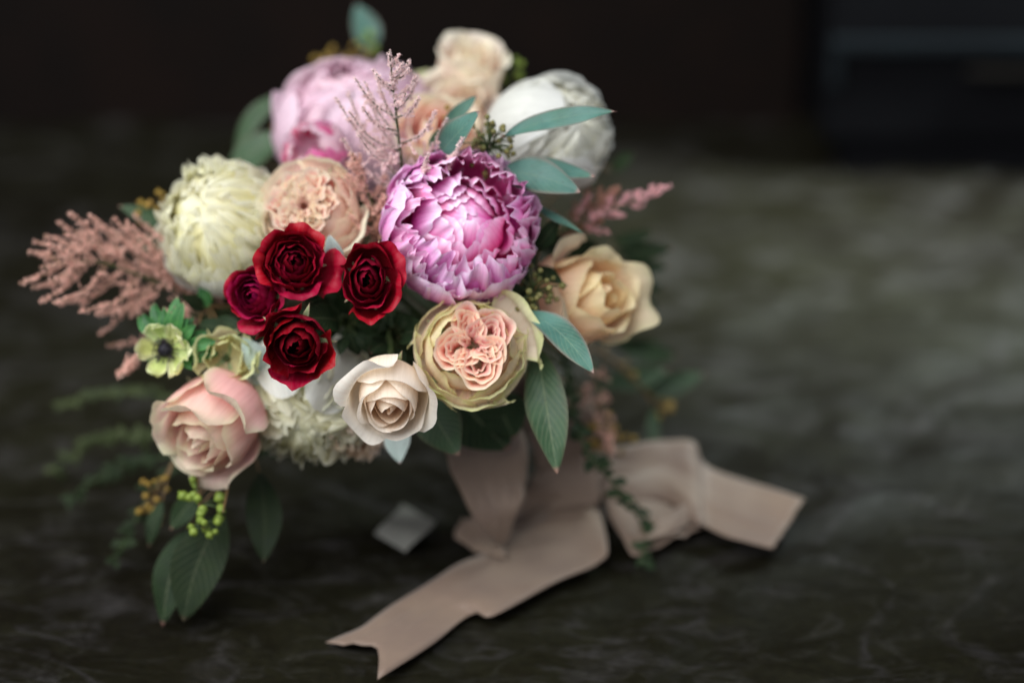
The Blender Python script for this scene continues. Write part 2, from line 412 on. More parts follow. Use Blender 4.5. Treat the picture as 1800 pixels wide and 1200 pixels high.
def rose(label, px, py, rpx, d, axis, mat, seed, n=26, H=1.05, drop=0.45, gamma=0.95, ruf=0.02, lip=1.6, rf=2.0, t0=0.0, group=None,
         name='rose', wi=1.45, wo=0.8, crump=0.012, point=0.03, jag=0.006, mat_in=None, tin=0.35, sep=1.1, squash=1.0, outer_lip=1.0, roll0=0.0, bulge=1.0, mid=0.6, jit=1.0):
    o, R = flower(name, label, 'rose', px, py, rpx, d, axis, group, H, mid=mid)
    rng = random.Random(seed)
    for i in range(n):
        t = t0 + (1 - t0) * i / (n - 1)
        rt = R * (0.045 + 0.80 * t ** gamma) * rng.uniform(0.90, 1.08)
        zt = H * R * (1 - drop * t ** 2.2) * rng.uniform(0.93, 1.04)
        rb = R * (0.05 + 0.12 * t)
        K1 = (rb + (0.30 + 0.25 * t) * R * bulge, 0.02 * zt); K2 = (rt * 1.02 + 0.20 * R * (1 - t) * bulge, 0.62 * zt)
        pr = bez((rb, 0), K1, K2, (rt, zt))
        la = lip * (0.15 + 0.85 * t) * rng.uniform(0.7, 1.3) * (outer_lip if t > 0.8 else 1)
        pr = with_lip(pr, R * (0.05 + 0.12 * t), la)
        wrap = (wi + (wo - wi) * t) * rng.uniform(0.93, 1.1)
        m = mat_in if (mat_in and t < tin) else mat
        add_petal(o, seed * 1000 + i, pr, wrap, roll0 + i * 2.39996 + rng.uniform(-.25, .25), M[m], t, tilt=jit * rng.uniform(-.07, .09) * (0.3 + 0.7 * t), shift=(jit * rng.gauss(0, .025) * R, jit * rng.gauss(0, .025) * R),
                  ruf=ruf * (0.4 + t), rf=rf, crump=crump * (0.3 + t), point=point, jag=jag, hc=0.10 + 0.18 * t, hp=2.5, curl=0.05 * t, nu=19, nv=21,
                  flat=1.0 + 0.15 * t)
    if sep: sepals(o, R * 0.62, seed, long=sep)
    return o, R

def fold_sheet(parent, seed, pts, zt, depth, flare, mat, lay, wob=0.0, wf=3, R=1.0):
    rng = random.Random(seed)
    nu, nv = 46, 9
    c = interp_curve(pts, nu)
    T = np.gradient(c, axis=0); T /= np.linalg.norm(T, axis=1)[:, None] + 1e-9
    N = np.stack([T[:, 1], -T[:, 0]], -1)
    s = np.linspace(0, 1, nu)
    wv = wob * np.sin(s * 2 * PI * wf + rng.uniform(0, 6.28)) + 0.5 * wob * np.sin(s * 2 * PI * wf * 2.3 + rng.uniform(0, 6.28))
    V = np.zeros((nu, nv, 3)); vv = np.linspace(0, 1, nv)
    hv = 0.02 * R * np.sin(s * 2 * PI * 2 + rng.uniform(0, 6.28)) + 0.012 * R * np.sin(s * 2 * PI * 5 + rng.uniform(0, 6.28))
    endd = 1 - 0.5 * (np.abs(2 * s - 1) ** 6)
    for j, v in enumerate(vv):
        offs = flare * v ** 3 + wv * v ** 1.5 - flare * 0.4
        V[:, j, :2] = c + N * offs[:, None] if hasattr(offs, '__len__') else c + N * offs
        V[:, j, 2] = zt + hv * v - depth * (1 - v * endd) - (0.35 * flare * max(0, v - 0.8) * 5) ** 1 * 0.3
    uv = np.stack(np.broadcast_arrays(s[:, None], vv[None, :]), -1).reshape(-1, 2)
    edge = np.clip((vv - 0.7) / 0.3, 0, 1)[None, :] * np.ones((nu, 1))
    return mesh_obj('petal', V.reshape(-1, 3), grid_faces(nu, nv), M[mat], parent, uv, {'edge': edge.ravel(), 'lay': np.full(nu * nv, lay)})

def quartered(o, R, seed, zt, lobes, mat, depth=0.42, wob=0.02, nests=5, wf=3, cx=0.0, cy=0.0):
    """heart of a garden rose: nested U-folded petals in several lobes"""
    rng = random.Random(seed)
    for li, (deg, ln, wd) in enumerate(lobes):
        b = math.radians(deg); ux, uy = math.cos(b), math.sin(b)
        for k in range(nests):
            s = 1 - k / (nests + 0.3)
            l = ln * (0.32 + 0.68 * s); w_ = wd * s
            shape = [(0.02, 0.30), (0.20, 0.42), (0.45, 0.50), (0.75, 0.46), (0.96, 0.27), (1.0, 0.0),
                     (0.96, -0.27), (0.75, -0.46), (0.45, -0.50), (0.20, -0.42), (0.02, -0.30)]
            pts = []
            for q, (x, y) in enumerate(shape):
                x = x * l * R + rng.uniform(-.02, .02) * R; y = y * w_ * R + rng.uniform(-.018, .018) * R
                x += 0.03 * R * k * (1 - s) 
                pts.append((cx * R + x * ux - y * uy, cy * R + x * uy + y * ux))
            fold_sheet(o, seed * 100 + li * 10 + k, pts[::-1], zt * R * (1.0 - 0.02 * k) + rng.uniform(-.03, .03) * R, depth * R, 0.075 * R * (0.5 + s), mat, 1 - s, wob * R, wf, R)

def peony(label, px, py, rpx, d, axis, mat, seed, rows, group=None, H=1.0, guard_mat=None, ruf=0.10, jag=0.035, crump=0.03, heart=None, name='peony', cat='peony', nu=17, hot=None, flare=0.14, guards=(), gmat=None):
    """rows: (count, tip angle from the axis in degrees, ball radius factor, half width, ruffle factor)"""
    o, R = flower(name, label, cat, px, py, rpx, d, axis, group, 1.0, stem_r=0.003, mid=0.95)
    rng = random.Random(seed)
    nr = len(rows)
    for gi, (gdeg, galpha, grho, gwrap, gcup) in enumerate(guards):
        aa = np.linspace(math.radians(165), math.radians(galpha), 16); tt = np.linspace(0, 1, 16)
        base = grho * R * (0.35 + 0.65 * np.clip(tt * 2.4, 0, 1) ** 0.7) * (1 + gcup * tt ** 3)
        pr = np.stack([np.sin(aa) * base, R + np.cos(aa) * base], -1)
        add_petal(o, seed * 1000 + 900 + gi, pr, gwrap, math.radians(gdeg), M[gmat or guard_mat or mat], 0.9, ruf=0.012, rf=1.4, jag=0.006, crump=0.008, frill=0.006,
                  hc=0.12, hp=2.4, nu=27, nv=27, flat=1.0, rmin=0.9, wbase=0.4, tipw=0.72, skew=0.02)
    for ri, (cnt, alpha, rho, wrap, rfac) in enumerate(rows):
        lay = 1 - ri / max(1, nr - 1)
        for k in range(cnt):
            al = math.radians(alpha * rng.uniform(0.84, 1.14) + rng.uniform(-4, 4)); a0 = math.radians(165)
            aa = np.linspace(a0, al, 16)
            tt = np.linspace(0, 1, 16)
            chaos = min(1.0, rfac)
            fl = 1 + flare * rng.uniform(0.2, 1.3) * chaos * tt ** 4
            base = rho * R * rng.uniform(1 - .012 * chaos, 1 + .012 * chaos) * (0.35 + 0.65 * np.clip(tt * 2.4, 0, 1) ** 0.7) * fl
            pr = np.stack([np.sin(aa) * base, R + np.cos(aa) * base], -1)
            m = guard_mat if (guard_mat and ri == 0) else mat
            if hot and rng.random() < hot[1]: m = hot[0]
            wr = wrap * rng.uniform(1 - 0.3 * chaos, 1 + 0.25 * chaos)
            add_petal(o, seed * 1000 + ri * 50 + k, pr, wr, 2 * PI * (k + 0.5 * (ri % 2)) / cnt + rng.uniform(-.2, .2) + seed, M[m], lay, tilt=0,
                      ruf=0.32 * ruf * rfac * rng.uniform(.4, 1.6), rf=rng.uniform(1.2, 2.4) * wr / 0.40, jag=0.5 * jag * rfac * rng.uniform(.6, 1.6), notch=(rng.uniform(0.03, 0.12) * rfac if rng.random() < 0.4 else 0),
                      crump=crump * rfac, hc=0.13, hp=2.4, nu=nu + 4, nv=25, flat=rng.uniform(0.95, 1.1), rmin=0.9, wbase=0.45, skew=0.03 * rng.choice((1, 1, -1)), rim=0.012 * rng.uniform(-0.5, 1.5), tipw=0.70, frill=0.017 * rfac)
    return o, R

# ------------------------------------------------------------------ leaves, seeds, plumes
def leaf_mesh(parent, p0, p1, width, mat, bow=0.0, face=None, fold=0.15, seed=0, name='leaf', shape=(0.85, 0.9), wavy=0.035, twist=0.0, ploc=None, side_bow=0.0):
    """a leaf from p0 to p1; bow lifts its middle along its face; face = direction its upper side looks"""
    rng = random.Random(seed)
    p0 = np.array(p0); p1 = np.array(p1); L = np.linalg.norm(p1 - p0)
    f = np.array(face if face is not None else -FW, dtype=float); f /= np.linalg.norm(f)
    t = (p1 - p0) / L
    sd = np.cross(t, f); sd /= np.linalg.norm(sd) + 1e-9
    nrm = np.cross(sd, t)
    nu, nv = 9, 22
    v = np.linspace(0, 1, nv); u = np.linspace(-1, 1, nu)
    wd = width / 2 * np.sin(PI * np.clip(v, 0, 1) ** shape[0]) ** shape[1]
    wd = wd + 0.0002 * (1 - v)
    mid = p0[None] + t[None] * (L * v)[:, None] + nrm[None] * (bow * L * np.sin(PI * v))[:, None] + sd[None] * (side_bow * L * np.sin(PI * v))[:, None]
    ang = twist * (v - 0.5) + 0.15 * np.sin(v * 4 + rng.uniform(0, 6))
    V = np.zeros((nu, nv, 3))
    ph = rng.uniform(0, 6.28)
    for i, uu in enumerate(u):
        s_ = sd[None] * np.cos(ang)[:, None] + nrm[None] * np.sin(ang)[:, None]
        n_ = nrm[None] * np.cos(ang)[:, None] - sd[None] * np.sin(ang)[:, None]
        lift = fold * abs(uu) * wd + wavy * L * np.sin(v * 9 + ph + uu) * uu * uu * 0.5 * np.sign(uu)
        V[i] = mid + s_ * (uu * wd)[:, None] + n_ * lift[:, None]
    V = V.reshape(-1, 3) - np.array(ploc if ploc is not None else parent.location)
    U, W = np.meshgrid(u, v, indexing='ij')
    edge = np.clip((np.abs(U) - 0.82) / 0.18, 0, 1)
    uv = np.stack([U * 0.5 + 0.5, W], -1).reshape(-1, 2)
    return mesh_obj(name, V, grid_faces(nu, nv), M[mat], parent, uv, {'edge': edge.ravel()})

def rel(parent, pts): return [np.array(p) - np.array(parent.location) for p in pts]

def stem_to(parent, pts, r, mat='stem', name='stem', n=24, to_bind=False):
    pts = [Vector(p) for p in pts]
    path = interp_curve(rel(parent, pts), n)
    rr = np.linspace(r, r * 0.5, n)
    V, Fc = tube_geo(path, rr, 6)
    return mesh_obj(name, V, Fc, M[mat], parent)

def seed_shape(c, dirv, r, l):
    """a small urn-shaped seed pod: neck, belly and pointed cap"""
    dirv = np.array(dirv); dirv = dirv / np.linalg.norm(dirv)
    prof = [(0.12, 0), (0.55, 0.18), (0.95, 0.45), (1.0, 0.62), (0.72, 0.82), (0.4, 0.88), (0.06, 1.12)]
    a = np.cross(dirv, [0.3, 0.5, 0.8]); a /= np.linalg.norm(a); b = np.cross(dirv, a)
    V = []; ns = 7
    for (q, h) in prof:
        for k in range(ns):
            t = 2 * PI * k / ns
            V.append(np.array(c) + dirv * h * l + (a * math.cos(t) + b * math.sin(t)) * q * r)
    Fc = []
    for i in range(len(prof) - 1):
        for k in range(ns):
            k2 = (k + 1) % ns
            Fc.append((i * ns + k, i * ns + k2, (i + 1) * ns + k2, (i + 1) * ns + k))
    Fc.append(tuple((len(prof) - 1) * ns + k for k in range(ns)))
    return np.array(V), Fc

def seeds(parent, centre, spread, n, mat, seed, size=0.0022, stalk=True, elong=(1, 1, 1), name='seed_pod'):
    """seed pods on little stalks radiating from the centre; each pod is its own part"""
    rng = random.Random(seed)
    centre = Vector(centre)
    st = []
    ploc = np.array(parent.location)
    for k in range(n):
        while True:
            dv = Vector((rng.uniform(-1, 1), rng.uniform(-1, 1), rng.uniform(-1, 1)))
            if 0.2 < dv.length < 1: break
        q = Vector((dv.x * elong[0], dv.y * elong[1], dv.z * elong[2])) * spread
        dirv = (dv.normalized() + Vector((0, 0, -0.15))).normalized()
        s = size * rng.uniform(0.7, 1.2)
        c = centre + q
        v, f = seed_shape(np.array(c) - ploc, dirv, s, s * 2.0)
        mesh_obj(name, v, f, M[mat], parent)
        if stalk:
            p = interp_curve([np.array(centre + q * 0.15) - ploc, np.array(centre + q * 0.6 + Vector((0, 0, 0.001))) - ploc, np.array(c) - ploc], 5)
            st.append(tube_geo(p, 0.0004, 4))
    if st:
        V, Fc = merge(st); mesh_obj('stalk', V, Fc, M['stem' if mat != 'seed_gold' else 'woodstem'], parent)

def floret_cloud(points, size, rng):
    """many tiny five-petalled florets, a small knob with petals each, as one mesh"""
    V = []; Fc = []
    for p in points:
        s = size * rng.uniform(0.6, 1.25)
        ax = np.array([rng.gauss(0, 1) for _ in range(3)]); ax /= np.linalg.norm(ax)
        a = np.cross(ax, [0.2, 0.7, 0.4]); a /= np.linalg.norm(a) + 1e-9; b = np.cross(ax, a)
        o = len(V)
        # knob (octahedron)
        for q in (a, b, -a, -b, ax, -ax): V.append(p + q * s * 0.42)
        Fc += [(o, o + 1, o + 4), (o + 1, o + 2, o + 4), (o + 2, o + 3, o + 4), (o + 3, o, o + 4), (o + 1, o, o + 5), (o + 2, o + 1, o + 5), (o + 3, o + 2, o + 5), (o, o + 3, o + 5)]
        for k in range(4):
            t = k * PI / 2 + rng.uniform(-.4, .4)
            dd = a * math.cos(t) + b * math.sin(t); e = -a * math.sin(t) + b * math.cos(t)
            o = len(V)
            V += [p + dd * s * 0.3, p + dd * s * 0.75 + e * s * 0.25 + ax * s * 0.3, p + dd * s * 1.15 + ax * s * 0.6, p + dd * s * 0.75 - e * s * 0.25 + ax * s * 0.3]
            Fc.append((o, o + 1, o + 2, o + 3))
    return np.array(V), Fc

def astilbe(label, base, tip, spread, seed, mat, nb=16, size=0.0016, dens=1.0, droop=0.0, sideaxis=None, mat2=None, group=None, tail=None, start=0.12, taper=1.0, bend=(0, 0, 0)):
    rng = random.Random(seed)
    base = Vector(base); tip = Vector(tip); L = (tip - base).length
    o = empty('astilbe_plume', base, label, 'astilbe', group)
    t = (tip - base).normalized()
    bend = Vector(bend)
    pts = [base, base.lerp(tip, 0.35) + bend * 0.7 + Vector((rng.uniform(-.03, .03) * L, 0, 0)), base.lerp(tip, 0.7) + bend, tip]
    path = interp_curve(rel(o, pts), 24)
    V, Fc = tube_geo(path, np.linspace(0.0013, 0.0004, 24), 6); mesh_obj('stem', V, Fc, M['stem'], o)
    tail_pts = [base + (CORE - base) * 0.0, base.lerp(CORE, 0.5), CORE.lerp(BIND, 0.6), BIND, FOOT + Vector((rng.uniform(-.015, .015), rng.uniform(-.015, .015), 0))]
    V, Fc = tube_geo(interp_curve(rel(o, tail_pts), 16), 0.0013, 6); mesh_obj('stem', V, Fc, M['stem'], o)
    sa = Vector(sideaxis) if sideaxis is not None else None
    for k in range(nb):
        f = start + (0.9 - start) * (k / (nb - 1))
        i = int(f * 23); p0 = path[i]
        td = Vector(path[min(23, i + 1)] - path[max(0, i - 1)]).normalized()
        ph = k * 2.4 + rng.uniform(-.4, .4)
        a = td.cross(Vector((0.2, 0.9, 0.3))).normalized(); b = td.cross(a)
        out = (a * math.cos(ph) + b * math.sin(ph))
        if sa is not None: out = (out + sa * rng.choice((-1, 1)) * 1.2).normalized()
        bl = spread * (1 - f) ** taper * rng.uniform(0.75, 1.15) + spread * 0.08
        d1 = (out * 0.85 + td * 0.6).normalized()
        p1 = p0 + np.array(d1) * bl * 0.5; p2 = p0 + np.array((d1 + td * 0.35 + Vector((0, 0, -droop))).normalized()) * bl
        bp = interp_curve([p0, p1, p2], 12)
        V, Fc = tube_geo(bp, np.linspace(0.0006, 0.0003, 12), 4)
        br = mesh_obj('branch', V, Fc, M['stem' if mat == 'ast_pale' else 'woodstem'], o)
        pl = []
        n = int(bl / size * 4.2 * dens)
        for q in range(n):
            s = rng.random() ** 0.8; c = bp[min(11, int(s * 11))] * (1 - (s * 11) % 1) + bp[min(11, int(s * 11) + 1)] * ((s * 11) % 1)
            wr = size * (1.8 - 0.8 * s)
            pl.append(c + np.array([rng.gauss(0, .5), rng.gauss(0, .5), rng.gauss(0, .5)]) * wr)
        # side twigs
        for q in range(int(2 + bl / 0.009)):
            s = rng.uniform(0.15, 0.8); c = bp[int(s * 11)]
            dv = (Vector([rng.gauss(0, 1) for _ in range(3)]).normalized() + d1 * 0.7).normalized()
            tl = bl * 0.28 * (1.1 - s)
            for e in range(int(tl / size * 3.0 * dens) + 1):
                pl.append(c + np.array(dv) * tl * rng.random() + np.array([rng.gauss(0, .4), rng.gauss(0, .4), rng.gauss(0, .4)]) * size)
        V, Fc = floret_cloud(pl, size, rng)
        mm = mat2 if (mat2 and f > 0.7) else mat
        fo = mesh_obj('floret_cluster', V, Fc, M[mm], br, smooth=False); fo['kind'] = 'stuff'
    # top spike
    pl = []
    for q in range(int(140 * dens)):
        f = rng.uniform(0.66, 1.0); i = min(22, int(f * 23))
        pl.append(path[i] + (path[i + 1] - path[i]) * ((f * 23) % 1) + np.array([rng.gauss(0, .55), rng.gauss(0, .55), rng.gauss(0, .55)]) * size * (1.0 + 3.0 * (1 - f)))
    V, Fc = floret_cloud(pl, size, rng)
    fo = mesh_obj('floret_cluster', V, Fc, M[mat2 or mat], o, smooth=False); fo['kind'] = 'stuff'
    return o

def sprig(name, label, cat, base, group=None):
    return empty(name, base, label, cat, group)

# ------------------------------------------------------------------ setting: floor, wall, cabinet
def floor_mat():
    t = NT('dark_rippled_stone')
    g = t.n('ShaderNodeTexCoord').outputs['Object']
    gs = t.scalevec(g, (1.0, 1.7, 1.0))
    n1 = t.noise(g, 2.6, 5, 0.6); n2 = t.noise(gs, 19, 5, 0.65, 0.8); n3 = t.noise(g, 140, 4, 0.65)
    ln = t.math('ABSOLUTE', t.math('SUBTRACT', t.noise(gs, 6.0, 3, 0.5, 1.4), 0.5))
    ln2 = t.math('ABSOLUTE', t.math('SUBTRACT', t.noise(gs, 13.0, 3, 0.5, 1.0), 0.5))
    c = t.mixc(t.remap(n1, 0.35, 0.65, 0, 1), s2l((16, 13, 7)), s2l((25, 24, 13)))
    c = t.mixc(t.remap(n2, 0.45, 0.7, 0, 0.7), c, s2l((29, 28, 16)))
    brk = t.remap(n2, 0.4, 0.62, 0.0, 1.0)
    c = t.mixc(t.math('MULTIPLY', t.remap(ln, 0.0, 0.050, 0.24, 0), brk), c, s2l((84, 80, 84)))
    c = t.mixc(t.math('MULTIPLY', t.remap(ln2, 0.0, 0.040, 0.20, 0), brk), c, s2l((72, 70, 68)))
    c = t.mixc(t.remap(n3, 0.35, 0.7, 0.0, 0.45), c, s2l((9, 7, 5)))
    pr = t.n('ShaderNodeBsdfPrincipled'); t.link(c, pr.inputs['Base Color'])
    t.link(t.remap(n2, 0.3, 0.7, 0.42, 0.65), pr.inputs['Roughness']); pr.inputs['Specular IOR Level'].default_value = 0.10
    bp = t.n('ShaderNodeBump'); bp.inputs['Strength'].default_value = 0.5; bp.inputs['Distance'].default_value = 0.006
    t.link(t.math('ADD', n2, t.math('MULTIPLY', n3, 0.12)), bp.inputs['Height']); t.link(bp.outputs[0], pr.inputs['Normal'])
    t.link(pr.outputs[0], t.out.inputs[0]); return t.m

rg = random.Random(5)
nx, ny = 300, 260
gx = np.linspace(-1.5, 1.9, nx)[:, None] * np.ones((1, ny)); gy = np.ones((nx, 1)) * np.linspace(-0.95, 1.35, ny)[None, :]
wx = gx + 0.05 * wnoise(rg, gx * 9, gy * 9); wy = gy + 0.05 * wnoise(rg, gx * 8, gy * 8)
rd = 1 - np.abs(wnoise(rg, wx * 26, wy * 34, octaves=2)); rd = np.clip(rd, 0, 1) ** 3
gz = 0.0045 * rd + 0.0024 * wnoise(rg, gx * 40, gy * 50, octaves=2) - 0.0060
V = np.stack([gx, gy, gz], -1).reshape(-1, 3)
fl = mesh_obj('floor', V, grid_faces(nx, ny), floor_mat()); tag(fl, kind='structure')

def box(name, x0, x1, y0, y1, z0, z1, m, parent=None, bev=0.004):
    import bmesh
    bm = bmesh.new(); bmesh.ops.create_cube(bm, size=1)
    for v in bm.verts:
        v.co = Vector(((x0 + x1) / 2 + v.co.x * (x1 - x0), (y0 + y1) / 2 + v.co.y * (y1 - y0), (z0 + z1) / 2 + v.co.z * (z1 - z0)))
    bmesh.ops.bevel(bm, geom=bm.edges[:], offset=bev, segments=2, affect='EDGES')
    me = bpy.data.meshes.new(name); bm.to_mesh(me); bm.free(); me.materials.append(m)
    o = bpy.data.objects.new(name, me); COL.objects.link(o)
    if parent is not None:
        o.parent = parent; me.transform(Matrix.Translation(-parent.location))
    return o
wallm = plain_mat('dark_plaster', (14, 12, 12), (18, 15, 14), 6, 0.8, spec=0.08)
woodm = plain_mat('dark_brown_wood', (22, 15, 12), (17, 13, 11), 12, 0.55, spec=0.08)
cabm = plain_mat('black_lacquer', (10, 10, 12), (13, 13, 15), 10, 0.45, spec=0.08)
trimm = plain_mat('blue_grey_metal_trim', (17, 21, 24), (14, 17, 20), 30, 0.4, spec=0.2)
brass = plain_mat('dull_brass', (14, 10, 7), (12, 9, 7), 40, 0.4)
wl = box('wall', -1.6, 2.0, 0.842, 0.94, -0.02, 1.5, wallm); tag(wl, kind='structure')
sk = box('skirting_board', -1.6, 0.285, 0.822, 0.840, -0.01, 0.16, woodm); tag(sk, kind='structure')
cb = empty('cabinet', (0.8, 0.75, 0), 'low black cabinet with blue grey trim standing against the dark back wall', 'cabinet')
box('carcass', 0.29, 1.6, 0.68, 0.838, 0.03, 0.75, cabm, cb)
box('plinth', 0.31, 1.58, 0.69, 0.838, -0.012, 0.029, cabm, cb)
box('trim', 0.292, 1.598, 0.668, 0.679, 0.120, 0.132, trimm, cb, 0.002)
box('trim', 0.292, 0.304, 0.668, 0.679, 0.085, 0.119, trimm, cb, 0.002)
box('handle', 0.42, 0.60, 0.662, 0.676, 0.098, 0.104, brass, cb, 0.002)

# ------------------------------------------------------------------ ribbon
def ribbon_mat():
    t = NT('blush_silk')
    uv = t.n('ShaderNodeUVMap').outputs[0]; g = t.n('ShaderNodeTexCoord').outputs['Object']
    weave = t.n('ShaderNodeTexWave'); weave.inputs['Scale'].default_value = 90; weave.inputs['Distortion'].default_value = 1.5
    t.link(t.scalevec(uv, (1, 3, 1)), weave.inputs['Vector'])
    n1 = t.noise(g, 18, 4, 0.6)
    c = t.mixc(t.remap(n1, 0.35, 0.65, 0, 1), s2l((146, 124, 106)), s2l((132, 111, 97)))
    pr = t.n('ShaderNodeBsdfPrincipled'); t.link(c, pr.inputs['Base Color']); pr.inputs['Roughness'].default_value = 0.55
    pr.inputs['Sheen Weight'].default_value = 0.2
    bp = t.n('ShaderNodeBump'); bp.inputs['Strength'].default_value = 0.3; bp.inputs['Distance'].default_value = 0.0015
    t.link(t.math('ADD', t.noise(g, 40, 3, 0.6), t.math('MULTIPLY', weave.outputs[0], 0.08)), bp.inputs['Height'])
    t.link(bp.outputs[0], pr.inputs['Normal'])
    tr = t.n('ShaderNodeBsdfTranslucent'); t.link(c, tr.inputs[0])
    mx = t.n('ShaderNodeMixShader'); mx.inputs[0].default_value = 0.3
    t.link(pr.outputs[0], mx.inputs[1]); t.link(tr.outputs[0], mx.inputs[2]); t.link(mx.outputs[0], t.out.inputs[0]); return t.m
ribm = ribbon_mat()
rib = empty('ribbon', BIND, 'long blush silk ribbon tied round the stems, its notched tails trailing over the floor', 'ribbon')
def strip(name, A, B, nu=48, nv=12, wob=0.0015, seed=1, notch=0.0, belly=0.0):
    """cloth between two long edges A and B (3D points); notch cuts a V into its far end"""
    rng = random.Random(seed)
    a = interp_curve(A, nu); b = interp_curve(B, nu)
    V = np.zeros((nu, nv, 3)); s = np.linspace(0, 1, nu)
    for j in range(nv):
        q = j / (nv - 1)
        V[:, j] = a * (1 - q) + b * q
        V[:, j, :2] += (0.0012 * np.stack([wnoise(rng, s * 14, 0 * s), wnoise(rng, s * 12, 0 * s)], -1)) * (1 if j in (0, nv - 1) else 0.4)
        V[:, j, 2] += belly * math.sin(PI * q) * np.sin(PI * s) + wob * (wnoise(rng, s * 8, q * 3 + 0 * s) + 1.0)
    if notch:
        for j in range(nv):
            q = j / (nv - 1); cut = notch * (1 - abs(2 * q - 1))
            V[:, j] = V[:, j] + (V[-1, j] * 0)  # keep the far edge where it is
            new = np.array([np.interp(s * (1 - cut), s, V[:, j, k]) for k in range(3)]).T
            V[:, j] = new
    V = V.reshape(-1, 3) - np.array(rib.location)
    U, W = np.meshgrid(s, np.linspace(0, 1, nv), indexing='ij')
    o = mesh_obj(name, V, grid_faces(nu, nv), ribm, rib, np.stack([U, W], -1).reshape(-1, 2))
    md = o.modifiers.new('cloth', 'SOLIDIFY'); md.thickness = 0.0006
    return o
# front tail running down to the left
strip('tail', [F(1046, 862, .016), F(1000, 872, .012), F(930, 925, .006), F(860, 972, .004), F(790, 1005, .007), F(700, 1062, .002), F(640, 1100, .003), F(574, 1131, .002)],
      [F(1052, 885, .006), F(1068, 962, .008), F(1052, 992, .004), F(980, 1022, .004), F(870, 1080, .007), F(830, 1082, .002), F(760, 1130, .003), F(664, 1194, .002)], seed=2, notch=0.075)
# piece from the knot to the bend of the front tail
strip('tail', [F(955, 800, .045), F(930, 850, .03), F(905, 890, .012), F(870, 930, .004), F(838, 968, .003)],
      [F(1060, 800, .045), F(1055, 850, .030), F(1050, 890, .016), F(985, 905, .006), F(880, 982, .003)], seed=3)
# fold showing behind the hanging loop
strip('fold', [F(812, 915, .010), F(800, 945, .006), F(838, 972, .003)], [F(868, 900, .02), F(880, 930, .01), F(890, 985, .008)], nu=20, seed=4)
strip('fold', [F(870, 880, .025), F(940, 860, .03), F(1010, 830, .035)], [F(880, 925, .012), F(960, 890, .014), F(1040, 880, .018)], nu=24, seed=14)
# hanging loop
strip('loop', [P(770, 745, 1.575), P(782, 800, 1.58), P(805, 860, 1.59), P(840, 925, 1.60), F(874, 962, .012)],
      [P(915, 745, 1.60), P(926, 800, 1.60), P(926, 855, 1.605), P(915, 900, 1.60), F(890, 962, .012)], seed=5, nv=16, wob=0.0025, belly=0.0)
strip('loop', [P(915, 735, 1.64), P(935, 790, 1.645), F(945, 838, .035)], [P(1040, 690, 1.66), P(1050, 740, 1.66), F(1075, 800, .040)], seed=6, nv=14, wob=0.002)
# right tail
strip('tail', [F(1040, 792, .045), F(1100, 790, .040), F(1165, 783, .034), F(1215, 790, .030), F(1240, 828, .016), F(1320, 850, .014), F(1416, 880, .016)],
      [F(1050, 870, .018), F(1110, 890, .012), F(1170, 885, .012), F(1225, 925, .010), F(1245, 938, .006), F(1290, 960, .005), F(1356, 973, .004)], seed=7, wob=0.003)
# under loops on the right
strip('loop', [F(1050, 850, .020), F(1064, 895, .013), F(1085, 940, .007), F(1114, 982, .003)],
      [F(1216, 850, .012), F(1222, 880, .010), F(1230, 905, .008), F(1236, 932, .005)], seed=8, wob=0.003)
strip('fold', [F(1122, 925, .014), F(1160, 908, .019), F(1200, 892, .018), F(1226, 885, .014)],
      [F(1118, 955, .010), F(1165, 945, .011), F(1205, 925, .010), F(1232, 908, .008)], nu=30, seed=9, wob=0.001)
# the wrap round the stems
V = []; nn = 28
for k in range(3):
    ax = (FOOT - BIND).normalized(); a_ = ax.cross(Vector((0, 1, 0))).normalized(); b_ = ax.cross(a_)
    c0 = BIND + ax * (-0.035 + 0.028 * k)
    rr = 0.017 + 0.001 * k
    A = [c0 + (a_ * math.cos(t) + b_ * math.sin(t)) * rr + ax * 0.004 * math.sin(t) for t in np.linspace(0, 2 * PI, nn)]
    B = [p + ax * 0.030 for p in A]
    strip('wrap', A, B, nu=40, nv=8, seed=20 + k, wob=0.0012)
sc_ = empty('ribbon_scrap', F(710, 928, .004), 'small pale diamond shaped scrap of ribbon lying in the shade left of the ribbon', 'ribbon scrap')
A = interp_curve([F(658, 938, .005), F(680, 916, .007), F(708, 882, .006)], 12); B = interp_curve([F(712, 970, .004), F(742, 944, .007), F(766, 914, .006)], 12)
V = np.array([[a * (1 - q) + b * q for q in np.linspace(0, 1, 8)] for a, b in zip(A, B)])
V[:, :, 2] += 0.0015 * np.sin(np.linspace(0, 5, 12))[:, None]
mesh_obj('cloth', V.reshape(-1, 3) - np.array(sc_.location), grid_faces(12, 8), plain_mat('grey_white_silk', (112, 111, 105), (122, 120, 113), 60, 0.55), sc_)

# ------------------------------------------------------------------ hero flowers
HERO = [(5, 94, 1.00, 0.85, 0.5), (6, 82, 0.98, 0.64, 0.7), (7, 71, 0.96, 0.60, 0.9), (8, 62, 0.94, 0.52, 1.2), (8, 54, 0.91, 0.50, 1.3), (8, 47, 0.88, 0.50, 1.4),
        (7, 41, 0.84, 0.52, 1.3), (6, 40, 0.64, 0.66, 0.9), (5, 32, 0.56, 0.75, 0.7), (4, 20, 0.50, 0.85, 0.4), (4, 4, 0.45, 0.9, 0.3), (3, -14, 0.42, 1.0, 0.2)]
peony('large magenta pink ruffled peony in the middle of the bouquet', 808, 400, 134, 1.50, (0.24, 0.20, 0.94), 'magenta', 11, HERO, ruf=0.12, jag=0.04, crump=0.03, flare=0.085,
      guards=[(170, 56, 1.02, 0.52, 0.03), (300, 62, 1.02, 0.55, 0.03), (245, 66, 1.03, 0.44, 0.05)])

